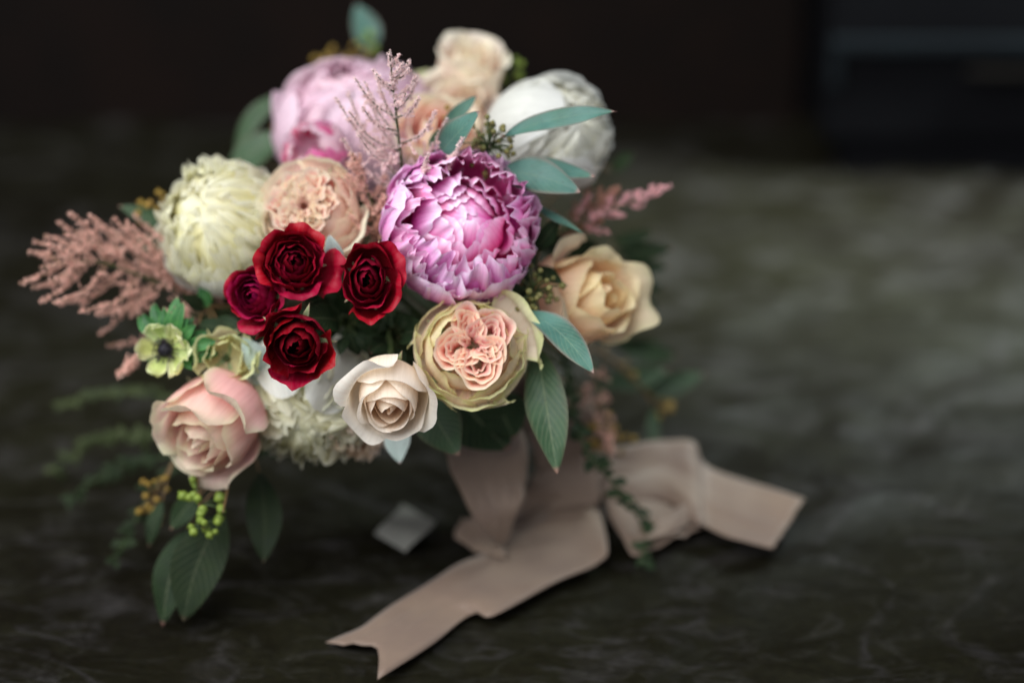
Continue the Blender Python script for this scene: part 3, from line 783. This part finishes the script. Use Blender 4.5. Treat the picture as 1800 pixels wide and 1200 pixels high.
# garden rose with the folded salmon heart
def swirl_rose(label, px, py, rpx, d, axis, seed, out_mat, in_mat, lobes, zc=0.97, n=17, wob=0.02, nests=5, t0=0.42, wf=3, cx=0, cy=0, ruf=0.03, depth=0.34):
    o, R = rose(label, px, py, rpx, d, axis, out_mat, seed, n=n, t0=t0, H=0.72, drop=0.72, gamma=0.85, ruf=ruf, lip=1.2, wo=0.85, wi=0.95, jag=0.012, point=0.0, crump=0.02, bulge=1.5, rf=2.6, name='garden_rose')
    quartered(o, R, seed, 0.72 * zc, lobes, in_mat, depth=depth, wob=wob, nests=nests, wf=wf, cx=cx, cy=cy)
    return o
swirl_rose('green edged cream garden rose with folded salmon heart, below the magenta peony', 830, 617, 126, 1.475, (0.02, 0.10, 0.99), 31, 'swirl_out', 'swirl_in',
           [(197, 0.50, 0.44), (105, 0.52, 0.30), (38, 0.54, 0.50), (283, 0.58, 0.50), (340, .42, .26)], cy=0.08, cx=0.02, wob=0.018, nests=4)
swirl_rose('blush garden rose with crinkled heart and creamy rim, above the topmost dark red rose', 546, 364, 113, 1.520, (-0.12, 0.28, 0.94), 32, 'blush', 'blush',
           [(180, 0.5, 0.40), (120, 0.45, 0.34), (60, 0.5, 0.36), (0, 0.5, 0.4), (300, 0.5, 0.4), (240, .5, .4)], wob=0.03, nests=4, n=16, cx=-0.1, wf=5, ruf=0.04)

# dark red spray roses
G = 'dark red spray roses clustered in the bouquet'
rose('topmost dark red rose, under the blush garden rose', 517, 462, 72, 1.470, (0.12, 0.12, 0.98), 'red', 41, n=27, group=G, ruf=0.075, H=0.95, jag=0.012, lip=1.8)
rose('smallest dark red rose with wine purple heart, beside the white yellow peony', 447, 520, 64, 1.480, (-0.30, 0.02, 0.95), 'wine', 42, n=24, group=G, ruf=0.06, H=0.95)
tallrose = rose('tall dark red rose with one petal standing up, left of the magenta peony', 648, 492, 76, 1.462, (0.05, -0.04, 0.99), 'red', 143, n=17, group=G, ruf=0.06, H=1.0, point=0.05, lip=1.7, wi=1.6)
for ch in tallrose[0].children:
    if not ch.name.startswith('stem'): ch.scale = (0.88, 1.12, 1.0)
rose('lowest dark red rose with pointed outer petals, above the white peony', 521, 606, 86, 1.455, (0.02, -0.22, 0.97), 'darkred', 44, n=16, group=G, ruf=0.05, H=0.85, point=0.10, jag=0.016, drop=0.3)
rose('small cream rose with peach heart, left of the folded salmon rose', 685, 700, 84, 1.462, (0.02, -0.55, 0.83), 'cream', 45, n=15, H=1.35, ruf=0.010, lip=1.7, point=0.0, wi=1.9, wo=1.05, jit=0.5, gamma=0.80, drop=0.36, crump=0.006, bulge=1.35, outer_lip=1.2)

# other roses
rose('drooping dusty pink rose at the lower left corner of the bouquet', 366, 752, 114, 1.510, (-0.48, -0.52, 0.70), 'pinkrose', 346, n=17, H=1.35, ruf=0.03, lip=2.2, wo=0.85, drop=0.35, jag=0.012, bulge=1.25)
rose('peach rose with yellow green rim at the right side of the bouquet', 1040, 528, 118, 1.545, (0.62, 0.18, 0.76), 'peach', 147, n=15, H=1.45, ruf=0.03, lip=2.0, drop=0.40, bulge=1.3, wo=0.85)
rose('pale peach rose standing highest at the top of the bouquet', 822, 122, 76, 1.660, (0.05, 0.75, 0.66), 'palerose', 48, n=17, H=1.35, ruf=0.03, lip=2.2, drop=0.2)
rose('cream yellow rose just under the highest peach rose', 810, 190, 80, 1.640, (0.10, 0.5, 0.86), 'palerose', 49, n=16, H=1.0, ruf=0.03, lip=1.9)
rose('blush rose behind the pair of teal eucalyptus leaves', 772, 230, 92, 1.600, (0.1, 0.45, 0.89), 'blush', 50, n=18, H=1.0, ruf=0.03)
rose('pale yellow rose peeping out behind the pale pink peony and the highest rose', 745, 168, 56, 1.680, (-0.1, 0.6, 0.8), 'lisianthus', 51, n=14, H=1.0, ruf=0.03)

PINKR = [(5, 88, 1.0, 0.85, 0.5), (6, 72, 0.97, 0.66, 0.8), (7, 58, 0.94, 0.52, 1.1), (8, 46, 0.91, 0.46, 1.3), (8, 36, 0.88, 0.46, 1.4), (7, 26, 0.85, 0.5, 1.4), (6, 14, 0.82, 0.6, 1.2), (5, 0, 0.80, 0.7, 1.0)]
pinkpeony = peony('big pale pink peony at the top left, behind the astilbe', 632, 230, 126, 1.650, (-0.10, 0.42, 0.90), 'palepink', 61, PINKR, ruf=0.10, jag=0.04, crump=0.02, flare=0.09,
      guards=[(190, 36, 1.03, 0.75, 0.02), (120, 44, 1.04, 0.6, 0.05), (250, 48, 1.04, 0.55, 0.06)])
for ch in pinkpeony[0].children:
    if not ch.name.startswith('stem'): ch.scale = (1.16, 0.95, 1.0)
peony('light pink peony with hot pink streaks, low behind the astilbe', 556, 272, 58, 1.575, (-0.35, 0.35, 0.86), 'palepink', 66, PINKR[:6], ruf=0.08, jag=0.03, crump=0.02, hot=('hotpink', 0.3))
WHITER = [(5, 84, 1.0, 0.85, 0.3), (6, 66, 0.97, 0.70, 0.5), (7, 52, 0.94, 0.56, 0.9), (7, 40, 0.91, 0.5, 1.2), (7, 30, 0.88, 0.5, 1.3), (6, 18, 0.85, 0.6, 1.2), (5, 4, 0.82, 0.7, 1.0)]
whitepeony = peony('bright white peony at the upper right, behind the long eucalyptus leaf', 962, 240, 108, 1.590, (0.45, 0.25, 0.86), 'white', 62, WHITER, ruf=0.08, jag=0.04, crump=0.008, flare=0.05,
      guards=[(160, 14, 1.04, 0.95, 0.0), (270, 40, 1.03, 0.7, 0.03), (60, 50, 1.04, 0.6, 0.05)])
for ch in whitepeony[0].children:
    if not ch.name.startswith('stem'): ch.scale = (1.06, 0.93, 1.0)
YW = [(5, 92, 1.00, 0.85, 0.5), (7, 80, 0.98, 0.62, 0.9), (8, 70, 0.96, 0.54, 1.2), (8, 61, 0.94, 0.50, 1.5), (8, 53, 0.92, 0.50, 1.6), (8, 46, 0.90, 0.52, 1.6),
      (8, 39, 0.88, 0.52, 1.6), (7, 31, 0.86, 0.54, 1.5), (6, 23, 0.845, 0.62, 1.3), (5, 13, 0.83, 0.72, 1.1), (4, 0, 0.815, 0.85, 0.9), (3, -16, 0.80, 1.0, 0.6)]
peony('large creamy white peony with yellow depths, at the left behind the dark red roses', 402, 402, 114, 1.560, (-0.30, 0.30, 0.90), 'yellowwhite', 63, YW, guard_mat='white', ruf=0.13, jag=0.05, crump=0.03, flare=0.12, nu=15,
      guards=[(275, 66, 1.06, 0.60, 0.06), (215, 76, 1.06, 0.55, 0.04), (165, 84, 1.07, 0.5, 0.04)])
LOW = [(5, 88, 1.00, 0.80, 0.6), (7, 74, 0.98, 0.56, 1.1), (8, 62, 0.96, 0.50, 1.4), (8, 51, 0.94, 0.48, 1.6), (8, 40, 0.92, 0.48, 1.6),
      (7, 29, 0.90, 0.52, 1.5), (6, 17, 0.87, 0.60, 1.3), (5, 3, 0.84, 0.7, 1.0), (4, -14, 0.82, 0.9, 0.7)]
peony('white peony with greenish yellow ruffles, half hidden under the lowest dark red rose', 545, 690, 114, 1.550, (-0.05, -0.50, 0.86), 'yellowwhite', 64, LOW, guard_mat='white', ruf=0.13, jag=0.05, crump=0.03, nu=15, flare=0.12,
      guards=[(52, 22, 1.05, 0.62, 0.02), (110, 30, 1.06, 0.55, 0.02)])
peony('cream carnation with jagged petals, under the small cream rose', 628, 738, 62, 1.545, (0.0, -0.6, 0.75), 'cream', 65, [(10, 84, 1.0, 0.36, 1.5), (12, 70, 0.98, 0.3, 1.6), (12, 56, 0.96, 0.3, 1.6), (11, 42, .94, .3, 1.6), (9, 28, .9, .3, 1.6), (6, 12, .85, .4, 1.4)],
      ruf=0.14, jag=0.16, crump=0.03, name='carnation', cat='carnation', nu=17)
rose('ruffled green cream lisianthus between the anemone and the dusty pink rose', 400, 628, 64, 1.505, (0.15, 0.05, 0.95), 'lisianthus', 67, n=10, t0=0.45, H=0.9, ruf=0.09, lip=1.6, name='lisianthus', jag=0.03)

# anemone
def anemone():
    o, R = flower('anemone', 'small pale green anemone with a black heart, below the pink astilbe', 'anemone', 285, 616, 60, 1.500, (-0.30, -0.12, 0.94), H=0.7)
    for ring, (n, rt, zt, wr) in enumerate([(6, 0.92, 0.42, 0.52), (5, 0.80, 0.60, 0.50)]):
        for k in range(n):
            pr = bez((0.06 * R, 0.1 * R), (0.5 * R, 0.02 * R), (rt * R * 1.02, 0.25 * R), (rt * R * 0.86, zt * R))
            add_petal(o, 700 + ring * 20 + k, with_lip(pr, 0.2 * R, -0.3 + 0.9 * ((k * 7) % 3 - 0.6)), wr, k * 2 * PI / n + ring * 0.5, M['palegreen'], 0.8 - ring * 0.5,
                      ruf=0.05, rf=2, crump=0.03, hc=0.5, hp=2.4, point=0.04, jag=0.01, nu=15, nv=15, flat=1.1, rmin=0.4)
    prof = [(0.0, 0.42), (0.12, 0.40), (0.20, 0.32), (0.23, 0.22), (0.18, 0.12), (0.0, 0.08)]
    V = []; ns = 16
    rng = random.Random(3)
    for (r, z) in prof:
        for k in range(ns):
            t = 2 * PI * k / ns; q = r * R * (1 + rng.uniform(-.12, .12))
            V.append((q * math.cos(t), q * math.sin(t), z * R))
    Fc = [(i * ns + k, i * ns + (k + 1) % ns, (i + 1) * ns + (k + 1) % ns, (i + 1) * ns + k) for i in range(len(prof) - 1) for k in range(ns)]
    mesh_obj('flower_heart', V, Fc, M['black'], o)
    parts = []; pts = []
    for k in range(70):
        t = rng.uniform(0, 2 * PI); r1 = rng.uniform(0.25, 0.40) * R; z1 = rng.uniform(0.15, 0.46) * R
        p1 = np.array([r1 * math.cos(t), r1 * math.sin(t), z1])
        parts.append(tube_geo([np.array([0.14 * R * math.cos(t), 0.14 * R * math.sin(t), 0.12 * R]), p1 * 0.7 + np.array([0, 0, 0.05 * R]), p1], 0.00018, 4)); pts.append(p1)
    parts.append(floret_cloud(pts, 0.0011, rng))
    V, Fc = merge(parts); s = mesh_obj('stamen', V, Fc, M['stamen'], o); s['kind'] = 'stuff'
    # leafy collar: lobed bright green leaves
    for k in range(13):
        a = math.radians(-10 + k * 24) if k < 9 else math.radians(20 + (k - 9) * 30)
        rr = 1.0 if k < 9 else 1.35
        base = Vector((0.15 * R * math.cos(a), 0.15 * R * math.sin(a), -0.25 * R)); 
        for lob in (-0.5, -0.22, 0.05, 0.3, 0.55):
            b = a + lob; ln = R * (1.45 if lob == 0 else 1.15) * rr * rng.uniform(0.65, 1.0)
            tip = Vector((ln * math.cos(b), ln * math.sin(b), rng.uniform(-0.45, 0.05) * R))
            leaf_mesh(o, base, tip, ln * 0.27, 'bright', bow=0.12, face=(0, 0, 1), fold=0.3, seed=k * 3, wavy=0.05, ploc=(0, 0, 0), shape=(1.3, 0.8))
anemone()

# ------------------------------------------------------------------ astilbe
astilbe('pale pink astilbe plume standing tall above the magenta peony', P(712, 345, 1.52), P(684, 90, 1.455), 0.064, 81, 'ast_pale', nb=24, size=0.0011, dens=0.95, sideaxis=RT, taper=1.15, start=0.03)
astilbe('short peach pink astilbe tucked between the blush garden rose and the magenta peony', P(690, 430, 1.54), P(618, 270, 1.50), 0.034, 82, 'ast_pink', nb=16, size=0.0015, dens=0.7, sideaxis=RT)
astilbe('low pink astilbe lying along the top edge of the magenta peony', P(690, 330, 1.53), P(815, 285, 1.52), 0.016, 87, 'ast_pink', nb=8, size=0.0014, dens=0.6)
astilbe('wide dusty pink astilbe plume reaching out to the far left', P(385, 545, 1.60), P(72, 470, 1.530), 0.062, 83, 'ast_pink', nb=30, size=0.0013, dens=0.72, sideaxis=UP, taper=0.5, start=0.08, bend=UP * 0.012)
astilbe('thin pink astilbe tail hanging left of the anemone', P(300, 560, 1.56), P(212, 660, 1.535), 0.010, 88, 'ast_pink', nb=10, size=0.0019, dens=0.6, start=0.15)
astilbe('bright tipped pink astilbe pointing right past the white peony', P(1000, 400, 1.60), P(1178, 326, 1.565), 0.020, 84, 'ast_bright', nb=16, size=0.0012, dens=0.8, start=0.1)
astilbe('rusty pink astilbe above the peach rose at the right', P(985, 425, 1.62), P(1085, 330, 1.585), 0.030, 85, 'ast_brown', nb=14, size=0.0016, dens=0.7, sideaxis=RT)
astilbe('faded astilbe hanging in front of the ribbon knot', P(1040, 640, 1.66), P(1075, 800, 1.63), 0.018, 86, 'ast_pink', nb=10, size=0.0022, dens=0.35)

# ------------------------------------------------------------------ eucalyptus and greens
def A2(v): return Vector(v)
def euc(label, base, leaves, seedsl=(), stems=(), name='eucalyptus_sprig', cat='eucalyptus', group=None, to_core=True):
    """leaves: (x0,y0,d0,x1,y1,d1,width px,material,bow,side_bow,facing)"""
    b = P(*base); o = sprig(name, label, cat, b, group)
    for i, L in enumerate(leaves):
        x0, y0, d0, x1, y1, d1, wpx, m = L[:8]
        bow = L[8] if len(L) > 8 else 0.05; sb = L[9] if len(L) > 9 else 0.03
        fc = L[10] if len(L) > 10 else (0, 0.25, 1)
        p0 = P(x0, y0, d0); p1 = P(x1, y1, d1)
        leaf_mesh(o, p0, p1, wpx * PXS * (d0 + d1) / 2, m, bow=bow, side_bow=sb, face=tocam(fc), seed=hash((int(x0), int(y1))) % 1000, shape=(0.9, 0.85), twist=0.3)
        stem_to(o, [b, b.lerp(p0, 0.6) + (p0 - b).length * 0.1 * UP, p0], 0.0009, 'woodstem', n=8)
    for s in seedsl:
        x, y, d, spx, n, m = s[:6]; sz = s[6] if len(s) > 6 else 0.0020
        c = P(x, y, d); seeds(o, c, spx * PXS * d, n, m, int(x + y), size=sz, elong=s[7] if len(s) > 7 else (1, 1, 1), name='seed_pod')
        stem_to(o, [b, b.lerp(c, 0.55), c], 0.0009, 'woodstem', n=8)
    for st in stems: stem_to(o, [P(*q) for q in st], 0.0010, 'woodstem', n=16)
    if to_core:
        rr = random.Random(label); j = Vector((rr.uniform(-.012, .012), rr.uniform(-.012, .012), 0))
        stem_to(o, [b, b.lerp(CORE, 0.5), CORE.lerp(BIND, 0.6) + j, BIND + j, FOOT + j * 1.7 * Vector((1, 1, 0)).length], 0.0013, 'woodstem', n=16)
    return o
euc('long teal eucalyptus leaf with pink tip across the white peony', (835, 285, 1.56), [(888, 238, 1.50, 1085, 197, 1.475, 41, 'euc', 0.04, -0.03, (0.0, 0.55, 1))],
    [(860, 258, 1.505, 46, 54, 'seed_olive', 0.0019)], stems=[[(820, 300, 1.56), (850, 262, 1.52), (888, 238, 1.50)]])
euc('pair of upright teal eucalyptus leaves right of the tall astilbe', (790, 290, 1.55), [(772, 272, 1.50, 843, 196, 1.470, 54, 'euc', 0.06, 0.02, (-0.25, 0.3, 1)), (760, 270, 1.52, 774, 225, 1.515, 26, 'eucdark'), (778, 222, 1.53, 838, 168, 1.52, 26, 'euc')],
    [(795, 208, 1.54, 22, 14, 'seed_gold', 0.0018)])
euc('two overlapping teal eucalyptus leaves between the white and magenta peonies', (850, 320, 1.56), [(872, 308, 1.53, 1046, 312, 1.50, 46, 'euc', 0.05, -0.05, (0, 0.7, 1)), (875, 300, 1.51, 1020, 338, 1.490, 66, 'euc', 0.06, -0.03, (0, 0.4, 1)), (870, 305, 1.54, 925, 300, 1.53, 30, 'euc')], [])
euc('thin edge on eucalyptus leaf between the magenta peony and the peach rose', (915, 350, 1.56), [(925, 350, 1.53, 1030, 413, 1.50, 15, 'euc', 0.04, 0.03, (0, 0.5, 1))], [])
euc('teal leaf and long hanging green leaf right of the folded salmon rose', (915, 540, 1.54), [(925, 545, 1.495, 1044, 658, 1.455, 56, 'euc', 0.05, -0.04, (0.25, 0.4, 1)), (945, 610, 1.51, 980, 832, 1.485, 74, 'eucdark', 0.04, 0.0, (-0.1, 0.0, 1))],
    [(938, 512, 1.505, 46, 44, 'seed_olive', 0.0021)])
euc('broad dark green leaf hanging under the folded salmon rose', (760, 690, 1.56), [(745, 700, 1.54, 806, 800, 1.515, 84, 'eucdark', 0.05, 0, (-0.1, 0.1, 1)), (800, 690, 1.58, 895, 790, 1.57, 120, 'deep', 0.05), (870, 690, 1.58, 905, 770, 1.57, 90, 'deep')], [])
euc('pale silver leaf tip under the small cream rose', (690, 740, 1.56), [(700, 735, 1.535, 702, 815, 1.52, 46, 'dusty', 0.03)], [], name='dusty_leaf', cat='leaf')
euc('curled silver green leaves between the lisianthus and the lowest dark red rose', (470, 640, 1.56), [(462, 660, 1.52, 425, 590, 1.505, 46, 'dusty', 0.18, 0.06), (480, 680, 1.53, 440, 608, 1.52, 44, 'dusty', 0.15, -0.08), (500, 660, 1.54, 470, 640, 1.53, 40, 'dusty')], [], name='dusty_leaf', cat='leaf')
euc('pair of dark teal eucalyptus leaves left of the creamy white peony', (340, 440, 1.62), [(318, 412, 1.60, 208, 362, 1.590, 34, 'eucdark', 0.04, 0.03), (330, 440, 1.61, 225, 426, 1.60, 40, 'eucdark')],
    [(283, 368, 1.60, 34, 26, 'seed_gold', 0.0022, (1.1, 1, 0.8))])
euc('curved grey green eucalyptus leaves behind the pale pink peony', (500, 300, 1.70), [(412, 275, 1.69, 525, 158, 1.68, 34, 'eucdark', 0.05, -0.13), (405, 290, 1.69, 500, 235, 1.68, 62, 'eucdark', 0.05)], [(492, 205, 1.69, 26, 16, 'seed_gold', 0.002)])
euc('blurred eucalyptus leaf and yellow seeds rising highest at the top', (650, 180, 1.74), [(652, 95, 1.77, 626, 8, 1.77, 50, 'euc', 0.05, 0.05), (655, 90, 1.79, 660, 45, 1.78, 22, 'eucdark')],
    [(600, 105, 1.76, 36, 22, 'seed_gold', 0.0024, (1.2, 1, 0.6)), (650, 80, 1.77, 16, 9, 'seed_green', 0.003)], stems=[[(660, 190, 1.72), (648, 120, 1.76), (645, 70, 1.77)]])
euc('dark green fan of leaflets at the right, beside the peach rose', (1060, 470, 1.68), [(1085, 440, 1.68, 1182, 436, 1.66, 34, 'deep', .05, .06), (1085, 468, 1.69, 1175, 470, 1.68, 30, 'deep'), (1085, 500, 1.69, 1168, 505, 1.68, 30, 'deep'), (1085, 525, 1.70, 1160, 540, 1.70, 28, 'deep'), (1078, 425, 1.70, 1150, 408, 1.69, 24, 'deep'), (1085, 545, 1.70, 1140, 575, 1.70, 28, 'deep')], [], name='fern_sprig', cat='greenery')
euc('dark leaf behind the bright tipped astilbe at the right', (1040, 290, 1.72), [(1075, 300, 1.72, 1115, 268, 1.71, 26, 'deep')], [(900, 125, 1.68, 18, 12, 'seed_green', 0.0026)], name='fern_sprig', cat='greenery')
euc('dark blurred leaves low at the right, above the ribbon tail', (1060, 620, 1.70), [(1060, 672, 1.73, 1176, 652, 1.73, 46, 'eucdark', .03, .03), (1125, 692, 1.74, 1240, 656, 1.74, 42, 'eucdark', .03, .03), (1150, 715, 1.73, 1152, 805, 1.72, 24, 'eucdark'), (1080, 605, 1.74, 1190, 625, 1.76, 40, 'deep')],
    [(1158, 708, 1.74, 20, 10, 'seed_gold', 0.0026), (1105, 655, 1.73, 22, 8, 'seed_gold', 0.0022)])
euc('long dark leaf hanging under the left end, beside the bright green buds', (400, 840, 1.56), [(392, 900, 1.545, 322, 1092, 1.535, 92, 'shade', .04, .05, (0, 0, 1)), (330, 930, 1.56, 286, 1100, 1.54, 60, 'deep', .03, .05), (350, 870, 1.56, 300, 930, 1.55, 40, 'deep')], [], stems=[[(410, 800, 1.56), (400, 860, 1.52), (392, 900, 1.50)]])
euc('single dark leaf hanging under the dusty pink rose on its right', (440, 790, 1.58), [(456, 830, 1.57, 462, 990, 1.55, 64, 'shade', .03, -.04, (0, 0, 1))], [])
euc('cluster of bright green buds dangling under the dusty pink rose', (345, 800, 1.54), [], [(350, 888, 1.515, 34, 6, 'seed_green', 0.0034, (1.2, .5, .3)), (358, 922, 1.515, 20, 12, 'seed_green', 0.0030), (348, 858, 1.515, 12, 5, 'seed_green', .0026)],
    stems=[[(345, 800, 1.54), (348, 870, 1.515), (358, 930, 1.515)]], name='bud_cluster', cat='buds')
euc('rusty seed cluster hanging at the lower left of the dusty pink rose', (310, 800, 1.58), [(285, 880, 1.57, 262, 960, 1.57, 26, 'deep')], [(272, 870, 1.58, 38, 26, 'seed_gold', 0.0022, (.8, .8, 1.4))], name='bud_cluster', cat='buds')
euc('golden seed cluster against the ribbon knot', (1060, 720, 1.66), [], [(1062, 765, 1.65, 30, 16, 'seed_gold', 0.0024, (.8, .8, 1.2)), (1100, 780, 1.66, 14, 5, 'seed_gold', .0022)], name='bud_cluster', cat='buds')

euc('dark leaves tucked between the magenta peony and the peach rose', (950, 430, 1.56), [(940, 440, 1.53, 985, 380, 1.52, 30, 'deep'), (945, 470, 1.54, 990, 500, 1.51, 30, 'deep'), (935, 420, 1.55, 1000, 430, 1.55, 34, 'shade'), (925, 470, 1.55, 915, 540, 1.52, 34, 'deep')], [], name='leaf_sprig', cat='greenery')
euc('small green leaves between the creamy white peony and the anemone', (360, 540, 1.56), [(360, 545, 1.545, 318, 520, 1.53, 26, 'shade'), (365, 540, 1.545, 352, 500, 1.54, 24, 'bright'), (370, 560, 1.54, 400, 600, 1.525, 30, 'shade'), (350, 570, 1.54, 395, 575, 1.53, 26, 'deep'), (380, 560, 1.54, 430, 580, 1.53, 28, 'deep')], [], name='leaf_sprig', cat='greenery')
euc('silver green leaf tip between the topmost and the tall dark red rose', (585, 480, 1.54), [(590, 475, 1.50, 578, 412, 1.485, 34, 'dusty', 0.08)], [], name='dusty_leaf', cat='leaf')
astilbe('rusty astilbe filling the gap left of the magenta peony', P(672, 470, 1.55), P(668, 380, 1.515), 0.018, 89, 'ast_brown', nb=10, size=0.0014, dens=0.7)

# trailing vines with small leaves
def vine(label, pts, n, lpx, mat, seed, d=None, cat='vine', pair=True, to_core=True):
    rng = random.Random(seed)
    o = sprig('trailing_vine', label, cat, pts[0])
    stem_to(o, pts, 0.0011, 'stem', n=30)
    path = interp_curve(pts, 60)
    for k in range(n):
        f = 0.08 + 0.92 * k / (n - 1); i = min(58, int(f * 59)); p = Vector(path[i]); td = Vector(path[min(59, i + 1)] - path[i]).normalized()
        out = (Vector([rng.gauss(0, 1) for _ in range(3)]).normalized() + td * 0.7 + RT * (0.9 if k % 2 else -0.9)).normalized()
        ln = lpx * PXS * 1.6 * rng.uniform(0.7, 1.2)
        leaf_mesh(o, p, p + out * ln, ln * 0.55, mat, bow=0.1, face=tocam((rng.uniform(-.5, .5), 0.5, 1)), seed=k + seed, shape=(0.8, 0.9))
    if to_core: stem_to(o, [pts[0], pts[0].lerp(CORE, .5), CORE.lerp(BIND, .6), BIND], 0.0011, 'stem', n=12)
    return o
vine('small leaved vine dangling in front of the ribbon bow', [P(1000, 650, 1.60), P(1008, 730, 1.60), P(1035, 800, 1.60), P(1062, 830, 1.60), P(1098, 875, 1.61), F(1125, 915, .02), F(1132, 945, .012), F(1128, 990, .004)], 40, 26, 'deep', 301)
vine('short dark vine hanging behind the long green leaf', [P(985, 600, 1.62), P(1000, 680, 1.62), P(1015, 760, 1.62)], 16, 26, 'deep', 302)
for i, (lb, pts, n, lp, m) in enumerate([
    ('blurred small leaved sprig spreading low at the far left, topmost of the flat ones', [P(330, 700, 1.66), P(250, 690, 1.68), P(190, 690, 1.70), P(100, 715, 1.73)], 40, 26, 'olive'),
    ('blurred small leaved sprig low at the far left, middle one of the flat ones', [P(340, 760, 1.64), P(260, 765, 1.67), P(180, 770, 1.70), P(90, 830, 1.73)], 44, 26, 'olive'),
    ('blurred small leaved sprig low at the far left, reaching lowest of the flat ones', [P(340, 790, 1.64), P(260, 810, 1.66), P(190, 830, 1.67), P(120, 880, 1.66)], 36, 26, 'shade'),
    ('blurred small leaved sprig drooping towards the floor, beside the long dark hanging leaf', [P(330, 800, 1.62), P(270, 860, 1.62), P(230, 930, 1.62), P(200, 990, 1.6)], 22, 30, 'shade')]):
    vine(lb, pts, n, lp, m, 310 + i, cat='greenery')

# leafy bed inside the bouquet: broad dark leaves under and between the flowers
rb = random.Random(9)
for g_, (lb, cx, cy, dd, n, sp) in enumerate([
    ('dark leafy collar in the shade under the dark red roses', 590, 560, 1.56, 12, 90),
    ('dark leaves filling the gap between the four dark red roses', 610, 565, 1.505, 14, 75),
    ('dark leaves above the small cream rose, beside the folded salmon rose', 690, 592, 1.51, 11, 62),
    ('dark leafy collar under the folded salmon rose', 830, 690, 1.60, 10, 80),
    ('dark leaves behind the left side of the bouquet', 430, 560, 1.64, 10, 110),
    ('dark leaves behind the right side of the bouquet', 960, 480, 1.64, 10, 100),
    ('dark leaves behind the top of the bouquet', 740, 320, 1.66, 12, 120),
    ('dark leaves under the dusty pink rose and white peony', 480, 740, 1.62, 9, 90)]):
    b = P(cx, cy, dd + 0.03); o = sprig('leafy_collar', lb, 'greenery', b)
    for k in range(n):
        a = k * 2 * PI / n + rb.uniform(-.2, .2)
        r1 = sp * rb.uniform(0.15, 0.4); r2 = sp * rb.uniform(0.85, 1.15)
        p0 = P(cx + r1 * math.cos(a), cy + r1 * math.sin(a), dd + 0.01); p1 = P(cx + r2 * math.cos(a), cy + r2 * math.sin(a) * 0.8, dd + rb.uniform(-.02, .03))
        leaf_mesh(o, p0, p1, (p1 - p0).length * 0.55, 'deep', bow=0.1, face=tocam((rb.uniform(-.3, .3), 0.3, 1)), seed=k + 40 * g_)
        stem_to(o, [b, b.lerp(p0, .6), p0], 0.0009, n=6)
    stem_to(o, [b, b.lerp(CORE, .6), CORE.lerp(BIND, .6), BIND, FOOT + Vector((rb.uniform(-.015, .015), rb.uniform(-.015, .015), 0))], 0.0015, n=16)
